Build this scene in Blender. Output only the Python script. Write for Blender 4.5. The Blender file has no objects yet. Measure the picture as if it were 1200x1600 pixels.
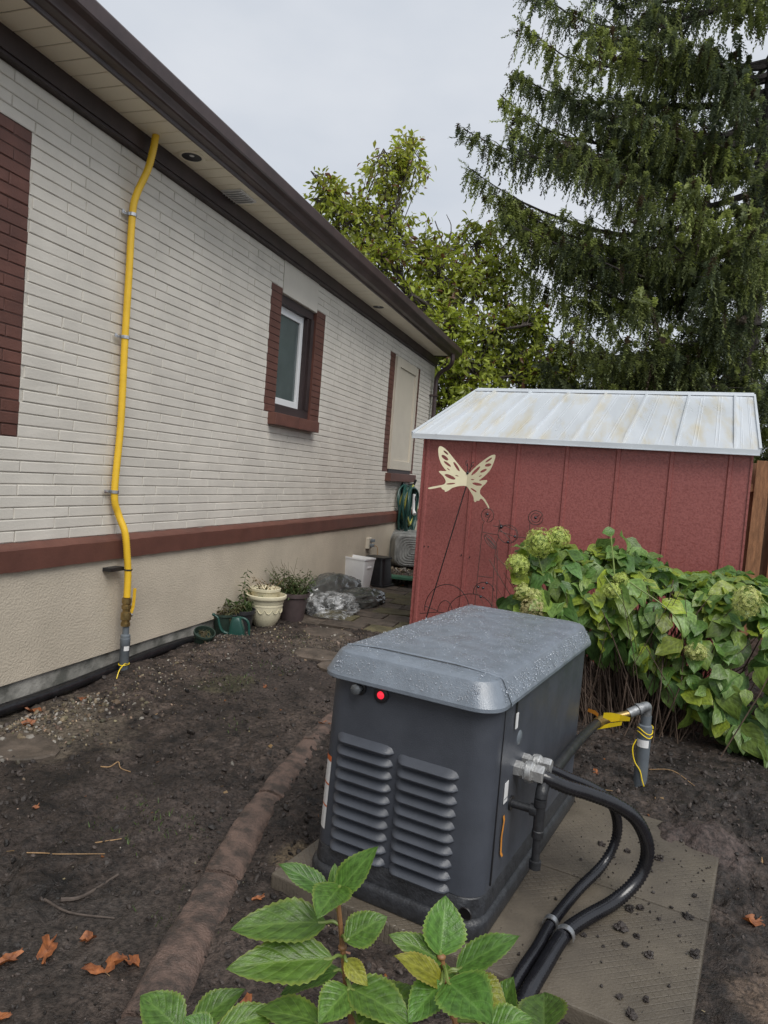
import bpy, bmesh, math, random
import numpy as np
from mathutils import Vector, Matrix
random.seed(7)
RS = np.random.RandomState(11)
SC = bpy.context.scene
COL = SC.collection
R = math.radians

# ------------------------------------------------------------------ camera, sky, sun, exposure
cam = bpy.data.objects.new('camera', bpy.data.cameras.new('camera'))
COL.objects.link(cam)
cam.data.sensor_fit = 'VERTICAL'
cam.data.sensor_height = 24.0
cam.data.lens = 16.275
cam.data.clip_start = 0.05
cam.data.clip_end = 600
PITCH, YAW, ROLL = R(3.019), R(17.982), R(4.4)
cam.rotation_mode = 'QUATERNION'
_m = Matrix.Rotation(YAW, 3, 'Z') @ Matrix.Rotation(R(90) - PITCH, 3, 'X') @ Matrix.Rotation(ROLL, 3, 'Z')
cam.rotation_quaternion = _m.to_quaternion()
cam.location = (0, 0, 1.45)
SC.camera = cam

SUN_EL, SUN_AZ = R(52), R(138)      # soft overcast sun, high, behind and to the right of the camera
W = bpy.data.worlds.new('World'); SC.world = W; W.use_nodes = True
nt = W.node_tree; nt.nodes.clear()
def wn(t, **k):
    n = nt.nodes.new(t)
    for a, b in k.items(): setattr(n, a, b)
    return n
wo = wn('ShaderNodeOutputWorld')
sky = wn('ShaderNodeTexSky', sky_type='NISHITA', sun_disc=False, sun_elevation=SUN_EL, sun_rotation=SUN_AZ, dust_density=4.0, air_density=1.0)
bg1 = wn('ShaderNodeBackground'); bg1.inputs['Strength'].default_value = 0.05
nt.links.new(sky.outputs[0], bg1.inputs['Color'])
tc = wn('ShaderNodeTexCoord'); mp = wn('ShaderNodeMapping'); mp.inputs['Scale'].default_value = (1.0, 1.0, 2.4)
nz = wn('ShaderNodeTexNoise'); nz.inputs['Scale'].default_value = 2.3; nz.inputs['Detail'].default_value = 5; nz.inputs['Roughness'].default_value = .5
rp = wn('ShaderNodeValToRGB')
rp.color_ramp.elements[0].position = .32; rp.color_ramp.elements[0].color = (.575, .625, .70, 1)
rp.color_ramp.elements[1].position = .72; rp.color_ramp.elements[1].color = (.76, .785, .83, 1)
nt.links.new(tc.outputs['Generated'], mp.inputs[0]); nt.links.new(mp.outputs[0], nz.inputs['Vector'])
nt.links.new(nz.outputs[0], rp.inputs[0])
bg2 = wn('ShaderNodeBackground'); bg2.inputs['Strength'].default_value = .585
nt.links.new(rp.outputs[0], bg2.inputs['Color'])
mx = wn('ShaderNodeMixShader'); mx.inputs[0].default_value = .93
nt.links.new(bg1.outputs[0], mx.inputs[1]); nt.links.new(bg2.outputs[0], mx.inputs[2]); nt.links.new(mx.outputs[0], wo.inputs[0])

sun = bpy.data.objects.new('sun', bpy.data.lights.new('sun', 'SUN')); COL.objects.link(sun)
sun.data.energy = 1.5; sun.data.angle = R(38); sun.data.color = (1.0, .97, .92)
sd = Vector((math.sin(SUN_AZ) * math.cos(SUN_EL), math.cos(SUN_AZ) * math.cos(SUN_EL), math.sin(SUN_EL)))
sun.rotation_mode = 'QUATERNION'; sun.rotation_quaternion = sd.to_track_quat('Z', 'Y')
SC.view_settings.view_transform = 'Standard'; SC.view_settings.look = 'None'
SC.view_settings.exposure = 0.85; SC.view_settings.gamma = 1.0; SC.view_settings.use_curve_mapping = False
SC.cycles.max_bounces = 8; SC.cycles.diffuse_bounces = 5; SC.cycles.transparent_max_bounces = 8

# ------------------------------------------------------------------ materials
MATS = {}
def mat(name, col, rough=.6, var=.25, scale=12.0, bump=.0, bscale=60.0, metal=0.0, spec=.5, col2=None, tint=False,
        detail=6, trans=0.0, coat=0.0, rvar=0.0, stretch=None, randobj=0.0, bdist=.01, ramp=(.35, .68)):
    m = bpy.data.materials.new(name); m.use_nodes = True
    n, l = m.node_tree.nodes, m.node_tree.links
    b = n['Principled BSDF']
    b.inputs['Roughness'].default_value = rough; b.inputs['Metallic'].default_value = metal
    b.inputs['Specular IOR Level'].default_value = spec; b.inputs['Coat Weight'].default_value = coat
    t = n.new('ShaderNodeTexCoord'); mpn = n.new('ShaderNodeMapping')
    g = n.new('ShaderNodeNewGeometry')
    l.new(g.outputs['Position'] if stretch != 'obj' else t.outputs['Object'], mpn.inputs[0])
    if stretch and stretch != 'obj': mpn.inputs['Scale'].default_value = stretch
    nzn = n.new('ShaderNodeTexNoise'); nzn.inputs['Scale'].default_value = scale; nzn.inputs['Detail'].default_value = detail
    nzn.inputs['Roughness'].default_value = .62
    l.new(mpn.outputs[0], nzn.inputs['Vector'])
    cr = n.new('ShaderNodeValToRGB'); c2 = col2 or tuple(max(0, c * (1 - var)) for c in col)
    c1 = col if col2 else tuple(min(1, c * (1 + var * .6)) for c in col)
    cr.color_ramp.elements[0].position = ramp[0]; cr.color_ramp.elements[0].color = (*c2, 1)
    cr.color_ramp.elements[1].position = ramp[1]; cr.color_ramp.elements[1].color = (*c1, 1)
    l.new(nzn.outputs[0], cr.inputs[0]); out = cr.outputs[0]
    if tint:
        a = n.new('ShaderNodeAttribute'); a.attribute_name = 'tint'
        mm = n.new('ShaderNodeMix'); mm.data_type = 'RGBA'; mm.blend_type = 'MULTIPLY'; mm.inputs[0].default_value = 1
        l.new(out, mm.inputs[6]); l.new(a.outputs['Color'], mm.inputs[7]); out = mm.outputs[2]
    if randobj:
        oi = n.new('ShaderNodeObjectInfo'); mr = n.new('ShaderNodeMapRange'); hs = n.new('ShaderNodeHueSaturation')
        mr.inputs[3].default_value = 1 - randobj; mr.inputs[4].default_value = 1 + randobj
        l.new(oi.outputs['Random'], mr.inputs[0]); l.new(mr.outputs[0], hs.inputs['Value']); l.new(out, hs.inputs['Color']); out = hs.outputs[0]
    l.new(out, b.inputs['Base Color'])
    if rvar:
        mr2 = n.new('ShaderNodeMapRange'); mr2.inputs[1].default_value = .35; mr2.inputs[2].default_value = .65
        mr2.inputs[3].default_value = max(.02, rough - rvar); mr2.inputs[4].default_value = min(1, rough + rvar)
        nz3 = n.new('ShaderNodeTexNoise'); nz3.inputs['Scale'].default_value = scale * .7; nz3.inputs['Detail'].default_value = 5
        l.new(mpn.outputs[0], nz3.inputs['Vector']); l.new(nz3.outputs[0], mr2.inputs[0]); l.new(mr2.outputs[0], b.inputs['Roughness'])
    if bump:
        nz2 = n.new('ShaderNodeTexNoise'); nz2.inputs['Scale'].default_value = bscale; nz2.inputs['Detail'].default_value = 5
        l.new(mpn.outputs[0], nz2.inputs['Vector'])
        bp = n.new('ShaderNodeBump'); bp.inputs['Strength'].default_value = bump; bp.inputs['Distance'].default_value = bdist
        l.new(nz2.outputs[0], bp.inputs['Height']); l.new(bp.outputs[0], b.inputs['Normal'])
    if trans:
        tr = n.new('ShaderNodeBsdfTranslucent'); ms = n.new('ShaderNodeMixShader'); ms.inputs[0].default_value = trans
        hs2 = n.new('ShaderNodeHueSaturation'); hs2.inputs['Value'].default_value = 1.6; hs2.inputs['Saturation'].default_value = 1.1
        l.new(out, hs2.inputs['Color']); l.new(hs2.outputs[0], tr.inputs['Color'])
        l.new(b.outputs[0], ms.inputs[1]); l.new(tr.outputs[0], ms.inputs[2]); l.new(ms.outputs[0], n['Material Output'].inputs['Surface'])
    MATS[name] = m
    return m

M_BRICK = mat('cream_painted_brick', (.645, .61, .545), .62, var=.10, scale=3.0, bump=.35, bscale=90, bdist=.004, randobj=.035)
M_JOINT = mat('painted_mortar', (.60, .565, .50), .8, var=.2, scale=8, bump=.3, bscale=120)
M_BROWN = mat('brown_painted_brick', (.125, .050, .036), .55, var=.22, scale=5, bump=.4, bscale=90, bdist=.004, randobj=.08)
M_BROWNJ = mat('brown_painted_mortar', (.07, .032, .025), .75, var=.2, scale=8)
M_FASCIA = mat('dark_brown_aluminium', (.068, .045, .044), .34, var=.3, scale=4, bump=.05, bscale=30, spec=.5)
M_FRIEZE = mat('dark_brown_frieze_metal', (.042, .027, .027), .5, var=.3, scale=5)
M_SOFFIT = mat('cream_soffit_vinyl', (.86, .80, .64), .5, var=.06, scale=2, bump=.1, bscale=200, bdist=.002)
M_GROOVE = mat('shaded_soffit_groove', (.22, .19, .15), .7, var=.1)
M_GALV = mat('dull_galvanised_fitting', (.25, .26, .27), .45, var=.35, scale=40, metal=.5, bump=.2, bscale=90)
M_STUCCO = mat('beige_stucco', (.53, .465, .37), .85, var=.15, scale=1.6, bump=.9, bscale=75, bdist=.006)
M_FOOT = mat('bare_concrete_footing', (.40, .385, .35), .85, col2=(.12, .12, .105), scale=6, bump=.5, bscale=50)
M_PANEL = mat('smooth_cream_panel_paint', (.56, .51, .42), .5, var=.06, scale=2.5)
M_SMOOTH = mat('smooth_wall_paint', (.605, .57, .505), .55, var=.06, scale=2.5)
M_WHITE = mat('white_vinyl', (.78, .79, .80), .3, var=.03, scale=3)
M_GLASS = mat('obscured_glass', (.10, .125, .125), .12, var=.25, scale=1.5, bump=.12, bscale=160, bdist=.002, spec=.6)
M_SHINGLE = mat('roof_shingle', (.07, .06, .06), .9, var=.4, scale=20)
M_BLACKP = mat('black_plastic', (.018, .018, .020), .38, var=.3, scale=20, bump=.1, bscale=80)
M_DRAIN = mat('wet_black_poly_pipe', (.012, .012, .014), .3, var=.4, scale=15, bump=.3, bscale=40)
M_YELLOW = mat('yellow_coated_tube', (.80, .50, .030), .42, var=.10, scale=9)
M_BRASS = mat('dull_brass', (.33, .235, .10), .38, var=.3, scale=30, metal=.85)
M_GREYPVC = mat('grey_pvc', (.13, .15, .17), .45, var=.15, scale=15)
M_ZINC = mat('zinc_steel', (.55, .56, .58), .33, var=.2, scale=30, metal=.9)
M_ALU = mat('cast_aluminium', (.58, .58, .57), .4, var=.15, scale=40, metal=.8, bump=.2, bscale=120)
M_IRON = mat('black_iron_pipe', (.022, .023, .026), .42, var=.4, scale=25, spec=.5, bump=.2, bscale=90)
M_LABEL = mat('white_label', (.72, .72, .72), .5, var=.05, scale=30)
M_ORANGE = mat('orange_label_print', (.62, .15, .04), .5, var=.05)
M_TAPE = mat('orange_tape', (.68, .27, .035), .5, var=.15, scale=20)
M_TAG = mat('yellow_tag', (.85, .62, .02), .4, var=.06)
M_RED = mat('red_painted_steel', (.325, .105, .095), .38, col2=(.245, .072, .066), scale=62, bump=.16, bscale=70, rvar=.12, ramp=(.40, .56))
M_ROOFM = mat('weathered_white_roof_steel', (.62, .66, .70), .36, var=.08, scale=1.6, metal=.15, rvar=.1)
M_WOODF = mat('cedar_fence_board', (.30, .155, .075), .7, var=.4, scale=7, stretch=(6, 6, .8), bump=.3, bscale=40)
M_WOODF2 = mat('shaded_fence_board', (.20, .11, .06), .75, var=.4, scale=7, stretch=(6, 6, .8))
M_CREAMM = mat('cream_enamel', (.78, .72, .50), .4, var=.04)
M_WIRE = mat('black_wire', (.018, .016, .017), .4, var=.3)
M_RUST = mat('rusted_wire', (.07, .04, .035), .6, var=.4)
M_BEAD = mat('glass_bead', (.02, .02, .03), .08, var=.2, spec=.8)
M_LID = mat('wet_grey_textured_lid', (.170, .200, .240), .34, var=.22, scale=14, bump=.40, bscale=260, bdist=.003, rvar=.10, spec=.9)
M_GEN = mat('charcoal_textured_steel', (.060, .067, .083), .40, var=.14, scale=9, bump=.30, bscale=320, bdist=.003, rvar=.1, spec=.5)
M_BASE = mat('black_moulded_base', (.030, .032, .037), .40, var=.4, scale=40, bump=.3, bscale=120)
M_CONDUIT = mat('black_liquidtight_conduit', (.010, .010, .013), .24, var=.3, scale=30, spec=.7)
M_POTC = mat('cream_glazed_pot', (.66, .61, .44), .45, var=.10, scale=12, bump=.1, bscale=30)
M_POTB = mat('brown_plastic_pot', (.075, .055, .055), .5, var=.2, scale=12)
M_POTK = mat('black_plastic_pot', (.03, .03, .033), .45, var=.25, scale=12)
M_GREENP = mat('dark_green_plastic', (.014, .062, .050), .35, var=.15, scale=10)
M_GREENN = mat('green_nursery_plastic', (.025, .045, .034), .5, var=.3, scale=10)
M_HOSE = mat('dark_green_hose', (.016, .062, .052), .38, var=.2)
M_HOSEY = mat('yellow_green_hose', (.42, .42, .10), .4, var=.12)
M_TUB = mat('weathered_galvanised_zinc', (.27, .275, .265), .55, var=.5, scale=9, metal=.15, bump=.2, bscale=40, stretch=(1, 1, .5))
M_WBIN = mat('white_plastic', (.84, .85, .86), .4, var=.04, scale=8)
M_BAG = mat('grey_plastic_film', (.075, .078, .074), .20, var=.4, scale=5, spec=.8, bump=.35, bscale=16, bdist=.02)
M_MAT = mat('green_access_cover', (.045, .14, .085), .55, var=.2, scale=15)
M_DARKW = mat('dark_weathered_timber', (.028, .018, .015), .8, var=.4, scale=14)
M_PAVER = mat('mossy_brown_paver', (.125, .098, .078), .62, col2=(.050, .040, .031), scale=9, bump=.7, bscale=45, rvar=.15, randobj=.22)
M_MOSSP = mat('green_mossy_paver', (.14, .12, .062), .66, col2=(.062, .056, .030), scale=7, bump=.7, bscale=45, rvar=.15, randobj=.18)
M_LOG = mat('red_brown_rotted_timber', (.150, .100, .080), .7, col2=(.050, .038, .032), scale=13, bump=.8, bscale=130, bdist=.010, rvar=.15, ramp=(.40, .60))
M_TWIG = mat('dead_twig', (.085, .066, .055), .8, var=.4, scale=30)
M_STRAW = mat('pale_root', (.35, .22, .11), .8, var=.3, scale=30)
M_DEAD = mat('dead_orange_leaf', (.42, .15, .05), .6, col2=(.13, .05, .028), scale=38, trans=.15, bump=.4, bscale=50)
M_BARK = mat('grey_brown_bark', (.085, .068, .058), .85, var=.5, scale=10, bump=1, bscale=18, stretch=(3, 3, .6), bdist=.03)
M_BARKD = mat('dark_spruce_bark', (.045, .038, .034), .9, var=.5, scale=9, bump=1, bscale=14, stretch=(3, 3, .8), bdist=.04)
M_NEEDLE = mat('spruce_needles', (1, 1, 1), .55, var=.3, scale=2.2, tint=True, trans=.33)
M_LEAFT = mat('broad_tree_leaf', (1, 1, 1), .38, var=.2, scale=3, tint=True, trans=.42)
M_FLORET = mat('green_florets', (1, 1, 1), .6, var=.2, scale=40, tint=True, trans=.3)
M_STEM = mat('brown_stem', (.085, .055, .038), .7, var=.5, scale=14)
M_STEMR = mat('reddish_green_stem', (.24, .12, .05), .5, var=.4, scale=25)
M_STEMG = mat('green_stem', (.16, .22, .05), .5, var=.2, scale=25)
M_STONE = mat('pale_gravel', (1, 1, 1), .7, var=.3, scale=50, tint=True)
M_CLOD = mat('dark_soil_clod', (.030, .023, .020), .6, var=.5, scale=40, bump=.6, bscale=90, rvar=.15, randobj=.3)
M_CRUMB = mat('soil_crumb', (1, 1, 1), .6, var=.4, scale=60, tint=True, bump=.4, bscale=150)
M_WEED = mat('weed_leaf', (1, 1, 1), .5, var=.25, scale=12, tint=True, trans=.3)

# emissive lamp of the generator (the photograph shows it lit)
m = bpy.data.materials.new('lit_red_lamp'); m.use_nodes = True
b = m.node_tree.nodes['Principled BSDF']; b.inputs['Base Color'].default_value = (.5, .01, .02, 1); b.inputs['Roughness'].default_value = .2
b.inputs['Emission Color'].default_value = (1, .03, .06, 1); b.inputs['Emission Strength'].default_value = .55
M_LAMP = m
# clear crumpled plastic sheet
m = bpy.data.materials.new('clear_plastic_sheet'); m.use_nodes = True
n, l = m.node_tree.nodes, m.node_tree.links; b = n['Principled BSDF']
b.inputs['Base Color'].default_value = (.50, .51, .52, 1); b.inputs['Roughness'].default_value = .12; b.inputs['Alpha'].default_value = .5
tq = n.new('ShaderNodeTexNoise'); tq.inputs['Scale'].default_value = 13; bq = n.new('ShaderNodeBump'); bq.inputs['Strength'].default_value = .6; bq.inputs['Distance'].default_value = .02
gq = n.new('ShaderNodeNewGeometry'); l.new(gq.outputs['Position'], tq.inputs['Vector']); l.new(tq.outputs[0], bq.inputs['Height']); l.new(bq.outputs[0], b.inputs['Normal'])
mrq = n.new('ShaderNodeMapRange'); mrq.inputs[1].default_value = .4; mrq.inputs[2].default_value = .62; mrq.inputs[3].default_value = .06; mrq.inputs[4].default_value = .62
l.new(tq.outputs[0], mrq.inputs[0]); l.new(mrq.outputs[0], b.inputs['Alpha'])
M_CLEAR = m

# veined hydrangea leaf: veins are computed from the leaf's own UV (x = across, y = along)
def leaf_mat(name, base, vein, edge, rough=.33, randobj=.12):
    m = bpy.data.materials.new(name); m.use_nodes = True
    n, l = m.node_tree.nodes, m.node_tree.links; b = n['Principled BSDF']
    def mth(op, a, bb=None, c=None):
        q = n.new('ShaderNodeMath'); q.operation = op
        for i, v in enumerate((a, bb, c)):
            if v is None: continue
            if isinstance(v, (int, float)): q.inputs[i].default_value = v
            else: l.new(v, q.inputs[i])
        return q.outputs[0]
    uv = n.new('ShaderNodeUVMap'); uv.uv_map = 'UVMap'; sx = n.new('ShaderNodeSeparateXYZ'); l.new(uv.outputs[0], sx.inputs[0])
    au = mth('ABSOLUTE', mth('SUBTRACT', sx.outputs[0], .5))
    lat = mth('FRACT', mth('SUBTRACT', mth('MULTIPLY', sx.outputs[1], 6.5), mth('MULTIPLY', au, 4.6)))
    ld = mth('ABSOLUTE', mth('SUBTRACT', lat, .5))
    v1 = mth('LESS_THAN', ld, .04)
    v2 = mth('LESS_THAN', au, .022)
    vv = mth('MAXIMUM', v1, v2)
    nz = n.new('ShaderNodeTexNoise'); nz.inputs['Scale'].default_value = 7; nz.inputs['Detail'].default_value = 5; l.new(uv.outputs[0], nz.inputs['Vector'])
    cr = n.new('ShaderNodeValToRGB'); cr.color_ramp.elements[0].position = .35; cr.color_ramp.elements[1].position = .7
    cr.color_ramp.elements[0].color = (*[c * .55 for c in base], 1); cr.color_ramp.elements[1].color = (*[c * 1.15 for c in base], 1)
    l.new(nz.outputs[0], cr.inputs[0])
    mv = n.new('ShaderNodeMix'); mv.data_type = 'RGBA'; l.new(mth('MULTIPLY', vv, .24), mv.inputs[0]); l.new(cr.outputs[0], mv.inputs[6]); mv.inputs[7].default_value = (*vein, 1)
    me = n.new('ShaderNodeMix'); me.data_type = 'RGBA'
    l.new(mth('MULTIPLY', mth('SMOOTH_MIN', mth('MAXIMUM', mth('MULTIPLY_ADD', au, 9.0, -3.6), 0.0), 1.0, .1), .7), me.inputs[0]); l.new(mv.outputs[2], me.inputs[6]); me.inputs[7].default_value = (*edge, 1)
    oi = n.new('ShaderNodeObjectInfo'); mr = n.new('ShaderNodeMapRange'); mr.inputs[3].default_value = 1 - randobj * 2; mr.inputs[4].default_value = 1 + randobj
    a = n.new('ShaderNodeAttribute'); a.attribute_name = 'tint'
    mm = n.new('ShaderNodeMix'); mm.data_type = 'RGBA'; mm.blend_type = 'MULTIPLY'; mm.inputs[0].default_value = 1
    l.new(me.outputs[2], mm.inputs[6]); l.new(a.outputs['Color'], mm.inputs[7])
    hs = n.new('ShaderNodeHueSaturation'); l.new(oi.outputs['Random'], mr.inputs[0]); l.new(mr.outputs[0], hs.inputs['Value']); l.new(mm.outputs[2], hs.inputs['Color'])
    l.new(hs.outputs[0], b.inputs['Base Color']); b.inputs['Roughness'].default_value = rough; b.inputs['Specular IOR Level'].default_value = .45
    nz2 = n.new('ShaderNodeTexNoise'); nz2.inputs['Scale'].default_value = 26; l.new(uv.outputs[0], nz2.inputs['Vector'])
    h = mth('SUBTRACT', mth('MULTIPLY', nz2.outputs[0], .8), mth('MULTIPLY', mth('SUBTRACT', .25, mth('MINIMUM', mth('MINIMUM', ld, mth('MULTIPLY', au, 2.0)), .25)), 3.0))
    bp = n.new('ShaderNodeBump'); bp.inputs['Strength'].default_value = .30; bp.inputs['Distance'].default_value = .004
    l.new(h, bp.inputs['Height']); l.new(bp.outputs[0], b.inputs['Normal'])
    tr = n.new('ShaderNodeBsdfTranslucent'); ms = n.new('ShaderNodeMixShader'); ms.inputs[0].default_value = .28
    h2 = n.new('ShaderNodeHueSaturation'); h2.inputs['Value'].default_value = 1.7; l.new(hs.outputs[0], h2.inputs['Color']); l.new(h2.outputs[0], tr.inputs['Color'])
    l.new(b.outputs[0], ms.inputs[1]); l.new(tr.outputs[0], ms.inputs[2]); l.new(ms.outputs[0], n['Material Output'].inputs['Surface'])
    return m
M_LEAFF = leaf_mat('fresh_hydrangea_leaf', (.115, .225, .042), (.25, .37, .10), (.27, .33, .07), randobj=.08)
M_LEAFY = leaf_mat('yellowing_hydrangea_leaf', (.34, .37, .045), (.42, .42, .12), (.46, .40, .12))
M_LEAFB = leaf_mat('hydrangea_bush_leaf', (.190, .300, .078), (.27, .37, .14), (.23, .32, .09), randobj=.24)

# ------------------------------------------------------------------ helpers
def link(o, parent=None):
    COL.objects.link(o)
    if parent is not None: o.parent = parent
    return o
def tag(o, label=None, cat=None, group=None, kind=None):
    if label: o['label'] = label
    if cat: o['category'] = cat
    if group: o['group'] = group
    if kind: o['kind'] = kind
    return o
def thing(name, label, cat, loc=(0, 0, 0), rz=0, group=None):
    o = bpy.data.objects.new(name, None); o.empty_display_size = .1
    link(o); o.location = loc; o.rotation_euler = (0, 0, rz)
    return tag(o, label, cat, group)
BASE = {}     # things whose parts are modelled in world metres: the parts sit at minus the thing's base point
def wthing(name, label, cat, loc, group=None):
    o = thing(name, label, cat, loc, 0, group); BASE[o.name] = Vector(loc); return o
def meshobj(name, me, parent=None, label=None):
    o = bpy.data.objects.new(name, me); link(o, parent)
    if parent is not None and parent.name in BASE: o.location = -BASE[parent.name]
    if label: o['label'] = label
    return o
def noise3(p, seed=0):
    """smooth value noise, p (N,3) -> (N,) in -1..1"""
    p = np.asarray(p, float); i = np.floor(p).astype(np.int64); f = p - i; f = f * f * (3 - 2 * f)
    def h(ix, iy, iz):
        q = (ix * 374761393 + iy * 668265263 + iz * 2147483647 + seed * 1274126177) & 0x7fffffff
        q = ((q ^ (q >> 13)) * 1274126177) & 0x7fffffff
        q = (q ^ (q >> 16)) & 0xffff
        return q / 32767.5 - 1
    r = 0
    for a in (0, 1):
        for bb in (0, 1):
            for c in (0, 1):
                w = (f[:, 0] if a else 1 - f[:, 0]) * (f[:, 1] if bb else 1 - f[:, 1]) * (f[:, 2] if c else 1 - f[:, 2])
                r = r + w * h(i[:, 0] + a, i[:, 1] + bb, i[:, 2] + c)
    return r
def fbm(p, octv=4, seed=0, gain=.5):
    p = np.asarray(p, float); r = 0; a = 1.0
    for k in range(octv):
        r = r + a * noise3(p * (2.03 ** k), seed + k); a *= gain
    return r
def fast_mesh(name, V, F, mats, tint=None, smooth=False, uv=None):
    """V (n,3) array, F (m,k) int array, all faces with k corners"""
    V = np.asarray(V, np.float32); F = np.asarray(F, np.int32); me = bpy.data.meshes.new(name)
    k = F.shape[1]; me.vertices.add(len(V)); me.vertices.foreach_set('co', V.ravel())
    me.loops.add(F.size); me.loops.foreach_set('vertex_index', F.ravel())
    me.polygons.add(len(F)); me.polygons.foreach_set('loop_start', np.arange(0, F.size, k, dtype=np.int32))
    me.polygons.foreach_set('loop_total', np.full(len(F), k, np.int32))
    me.polygons.foreach_set('use_smooth', np.full(len(F), smooth))
    if tint is not None:
        a = me.color_attributes.new('tint', 'FLOAT_COLOR', 'POINT'); T = np.ones((len(V), 4), np.float32); T[:, :3] = tint
        a.data.foreach_set('color', T.ravel())
    if uv is not None:
        u = me.uv_layers.new(name='UVMap'); u.data.foreach_set('uv', np.asarray(uv, np.float32)[F.ravel()].ravel())
    for q in (mats if isinstance(mats, (list, tuple)) else [mats]): me.materials.append(q)
    me.update(calc_edges=True); me.validate()
    return me
def scatter(tV, tF, pos, ax, ay, az, tint=None, tuv=None):
    """copies of a template at pos with axis vectors (already scaled): returns V, F, tint"""
    tV = np.asarray(tV); n = len(pos)
    V = pos[:, None, :] + tV[None, :, 0:1] * ax[:, None, :] + tV[None, :, 1:2] * ay[:, None, :] + tV[None, :, 2:3] * az[:, None, :]
    F = (np.asarray(tF)[None] + (np.arange(n) * len(tV))[:, None, None]).reshape(-1, np.asarray(tF).shape[1])
    T = None if tint is None else np.repeat(tint, len(tV), axis=0)
    U = None if tuv is None else np.tile(tuv, (n, 1))
    return V.reshape(-1, 3), F, T, U
def catmull(pts, n=8):
    P = [Vector(p) for p in pts]; P = [P[0] * 2 - P[1]] + P + [P[-1] * 2 - P[-2]]; out = []
    for i in range(1, len(P) - 2):
        a, b, c, d = P[i - 1:i + 3]
        for k in range(n):
            t = k / n
            out.append(.5 * ((2 * b) + (c - a) * t + (2 * a - 5 * b + 4 * c - d) * t * t + (3 * b - a - 3 * c + d) * t ** 3))
    out.append(P[-2].copy()); return out
def resample(pts, step):
    P = [Vector(p) for p in pts]; out = [P[0].copy()]; acc = 0
    for a, b in zip(P, P[1:]):
        L = (b - a).length
        if L < 1e-9: continue
        d = step - acc
        while d <= L: out.append(a.lerp(b, d / L)); d += step
        acc = (acc + L) % step
    return out
class MB:
    def __init__(s): s.v = []; s.f = []; s.mi = []
    def add(s, V, F, mi=0):
        o = len(s.v); s.v += [tuple(p) for p in V]; s.f += [tuple(i + o for i in f) for f in F]; s.mi += [mi] * len(F); return s
    def box(s, c, d, rot=None, mi=0, bev=0.0):
        x, y, z = d[0] / 2, d[1] / 2, d[2] / 2
        if bev:
            bm = bmesh.new(); bmesh.ops.create_cube(bm, size=1, matrix=Matrix.Diagonal((*d, 1)))
            bmesh.ops.bevel(bm, geom=bm.edges[:], offset=bev, segments=2, affect='EDGES', profile=.6)
            V = [v.co.copy() for v in bm.verts]; bm.verts.index_update(); F = [[v.index for v in f.verts] for f in bm.faces]; bm.free()
        else:
            V = [Vector(p) for p in ((-x, -y, -z), (x, -y, -z), (x, y, -z), (-x, y, -z), (-x, -y, z), (x, -y, z), (x, y, z), (-x, y, z))]
            F = [(0, 3, 2, 1), (4, 5, 6, 7), (0, 1, 5, 4), (1, 2, 6, 5), (2, 3, 7, 6), (3, 0, 4, 7)]
        if rot is not None: V = [rot @ v for v in V]
        return s.add([v + Vector(c) for v in V], F, mi)
    def bb(s, lo, hi, mi=0, bev=0.0):
        return s.box([(a + b) / 2 for a, b in zip(lo, hi)], [abs(b - a) for a, b in zip(lo, hi)], None, mi, bev)
    def tube(s, pts, r, n=10, mi=0, caps=True):
        P = [Vector(p) for p in pts]; rr = r if isinstance(r, (list, tuple)) else [r] * len(P)
        T = [(P[min(i + 1, len(P) - 1)] - P[max(i - 1, 0)]).normalized() for i in range(len(P))]
        a = T[0].orthogonal().normalized(); V = []; F = []
        for i, p in enumerate(P):
            a = (a - T[i] * a.dot(T[i])).normalized(); b = T[i].cross(a)
            for k in range(n):
                t = 2 * math.pi * k / n; V.append(p + (a * math.cos(t) + b * math.sin(t)) * rr[i])
        for i in range(len(P) - 1):
            for k in range(n):
                F.append((i * n + k, i * n + (k + 1) % n, (i + 1) * n + (k + 1) % n, (i + 1) * n + k))
        if caps: F.append(tuple(range(n))[::-1]); F.append(tuple((len(P) - 1) * n + k for k in range(n)))
        return s.add(V, F, mi)
    def lathe(s, prof, n=24, c=(0, 0, 0), rot=None, mi=0, close=False):
        V = []; F = []
        for (r, z) in prof:
            for k in range(n):
                t = 2 * math.pi * k / n; p = Vector((r * math.cos(t), r * math.sin(t), z)); V.append((rot @ p if rot is not None else p) + Vector(c))
        for i in range(len(prof) - 1):
            for k in range(n): F.append((i * n + k, i * n + (k + 1) % n, (i + 1) * n + (k + 1) % n, (i + 1) * n + k))
        if prof[0][0] > 1e-4: F.append(tuple(range(n))[::-1])
        if prof[-1][0] > 1e-4: F.append(tuple((len(prof) - 1) * n + k for k in range(n)))
        return s.add(V, F, mi)
    def loft(s, rings, mi=0, cap0=True, cap1=True):
        n = len(rings[0]); V = [p for r in rings for p in r]; F = []
        for i in range(len(rings) - 1):
            for k in range(n): F.append((i * n + k, i * n + (k + 1) % n, (i + 1) * n + (k + 1) % n, (i + 1) * n + k))
        if cap0: F.append(tuple(range(n))[::-1])
        if cap1: F.append(tuple((len(rings) - 1) * n + k for k in range(n)))
        return s.add(V, F, mi)
    def ball(s, c, r, mi=0, sub=1, sq=(1, 1, 1), jit=0):
        bm = bmesh.new(); bmesh.ops.create_icosphere(bm, subdivisions=sub, radius=1)
        V = [Vector((v.co.x * sq[0], v.co.y * sq[1], v.co.z * sq[2])) * r * (1 + random.uniform(-jit, jit)) + Vector(c) for v in bm.verts]
        bm.verts.index_update(); F = [[v.index for v in f.verts] for f in bm.faces]; bm.free(); return s.add(V, F, mi)
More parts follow.
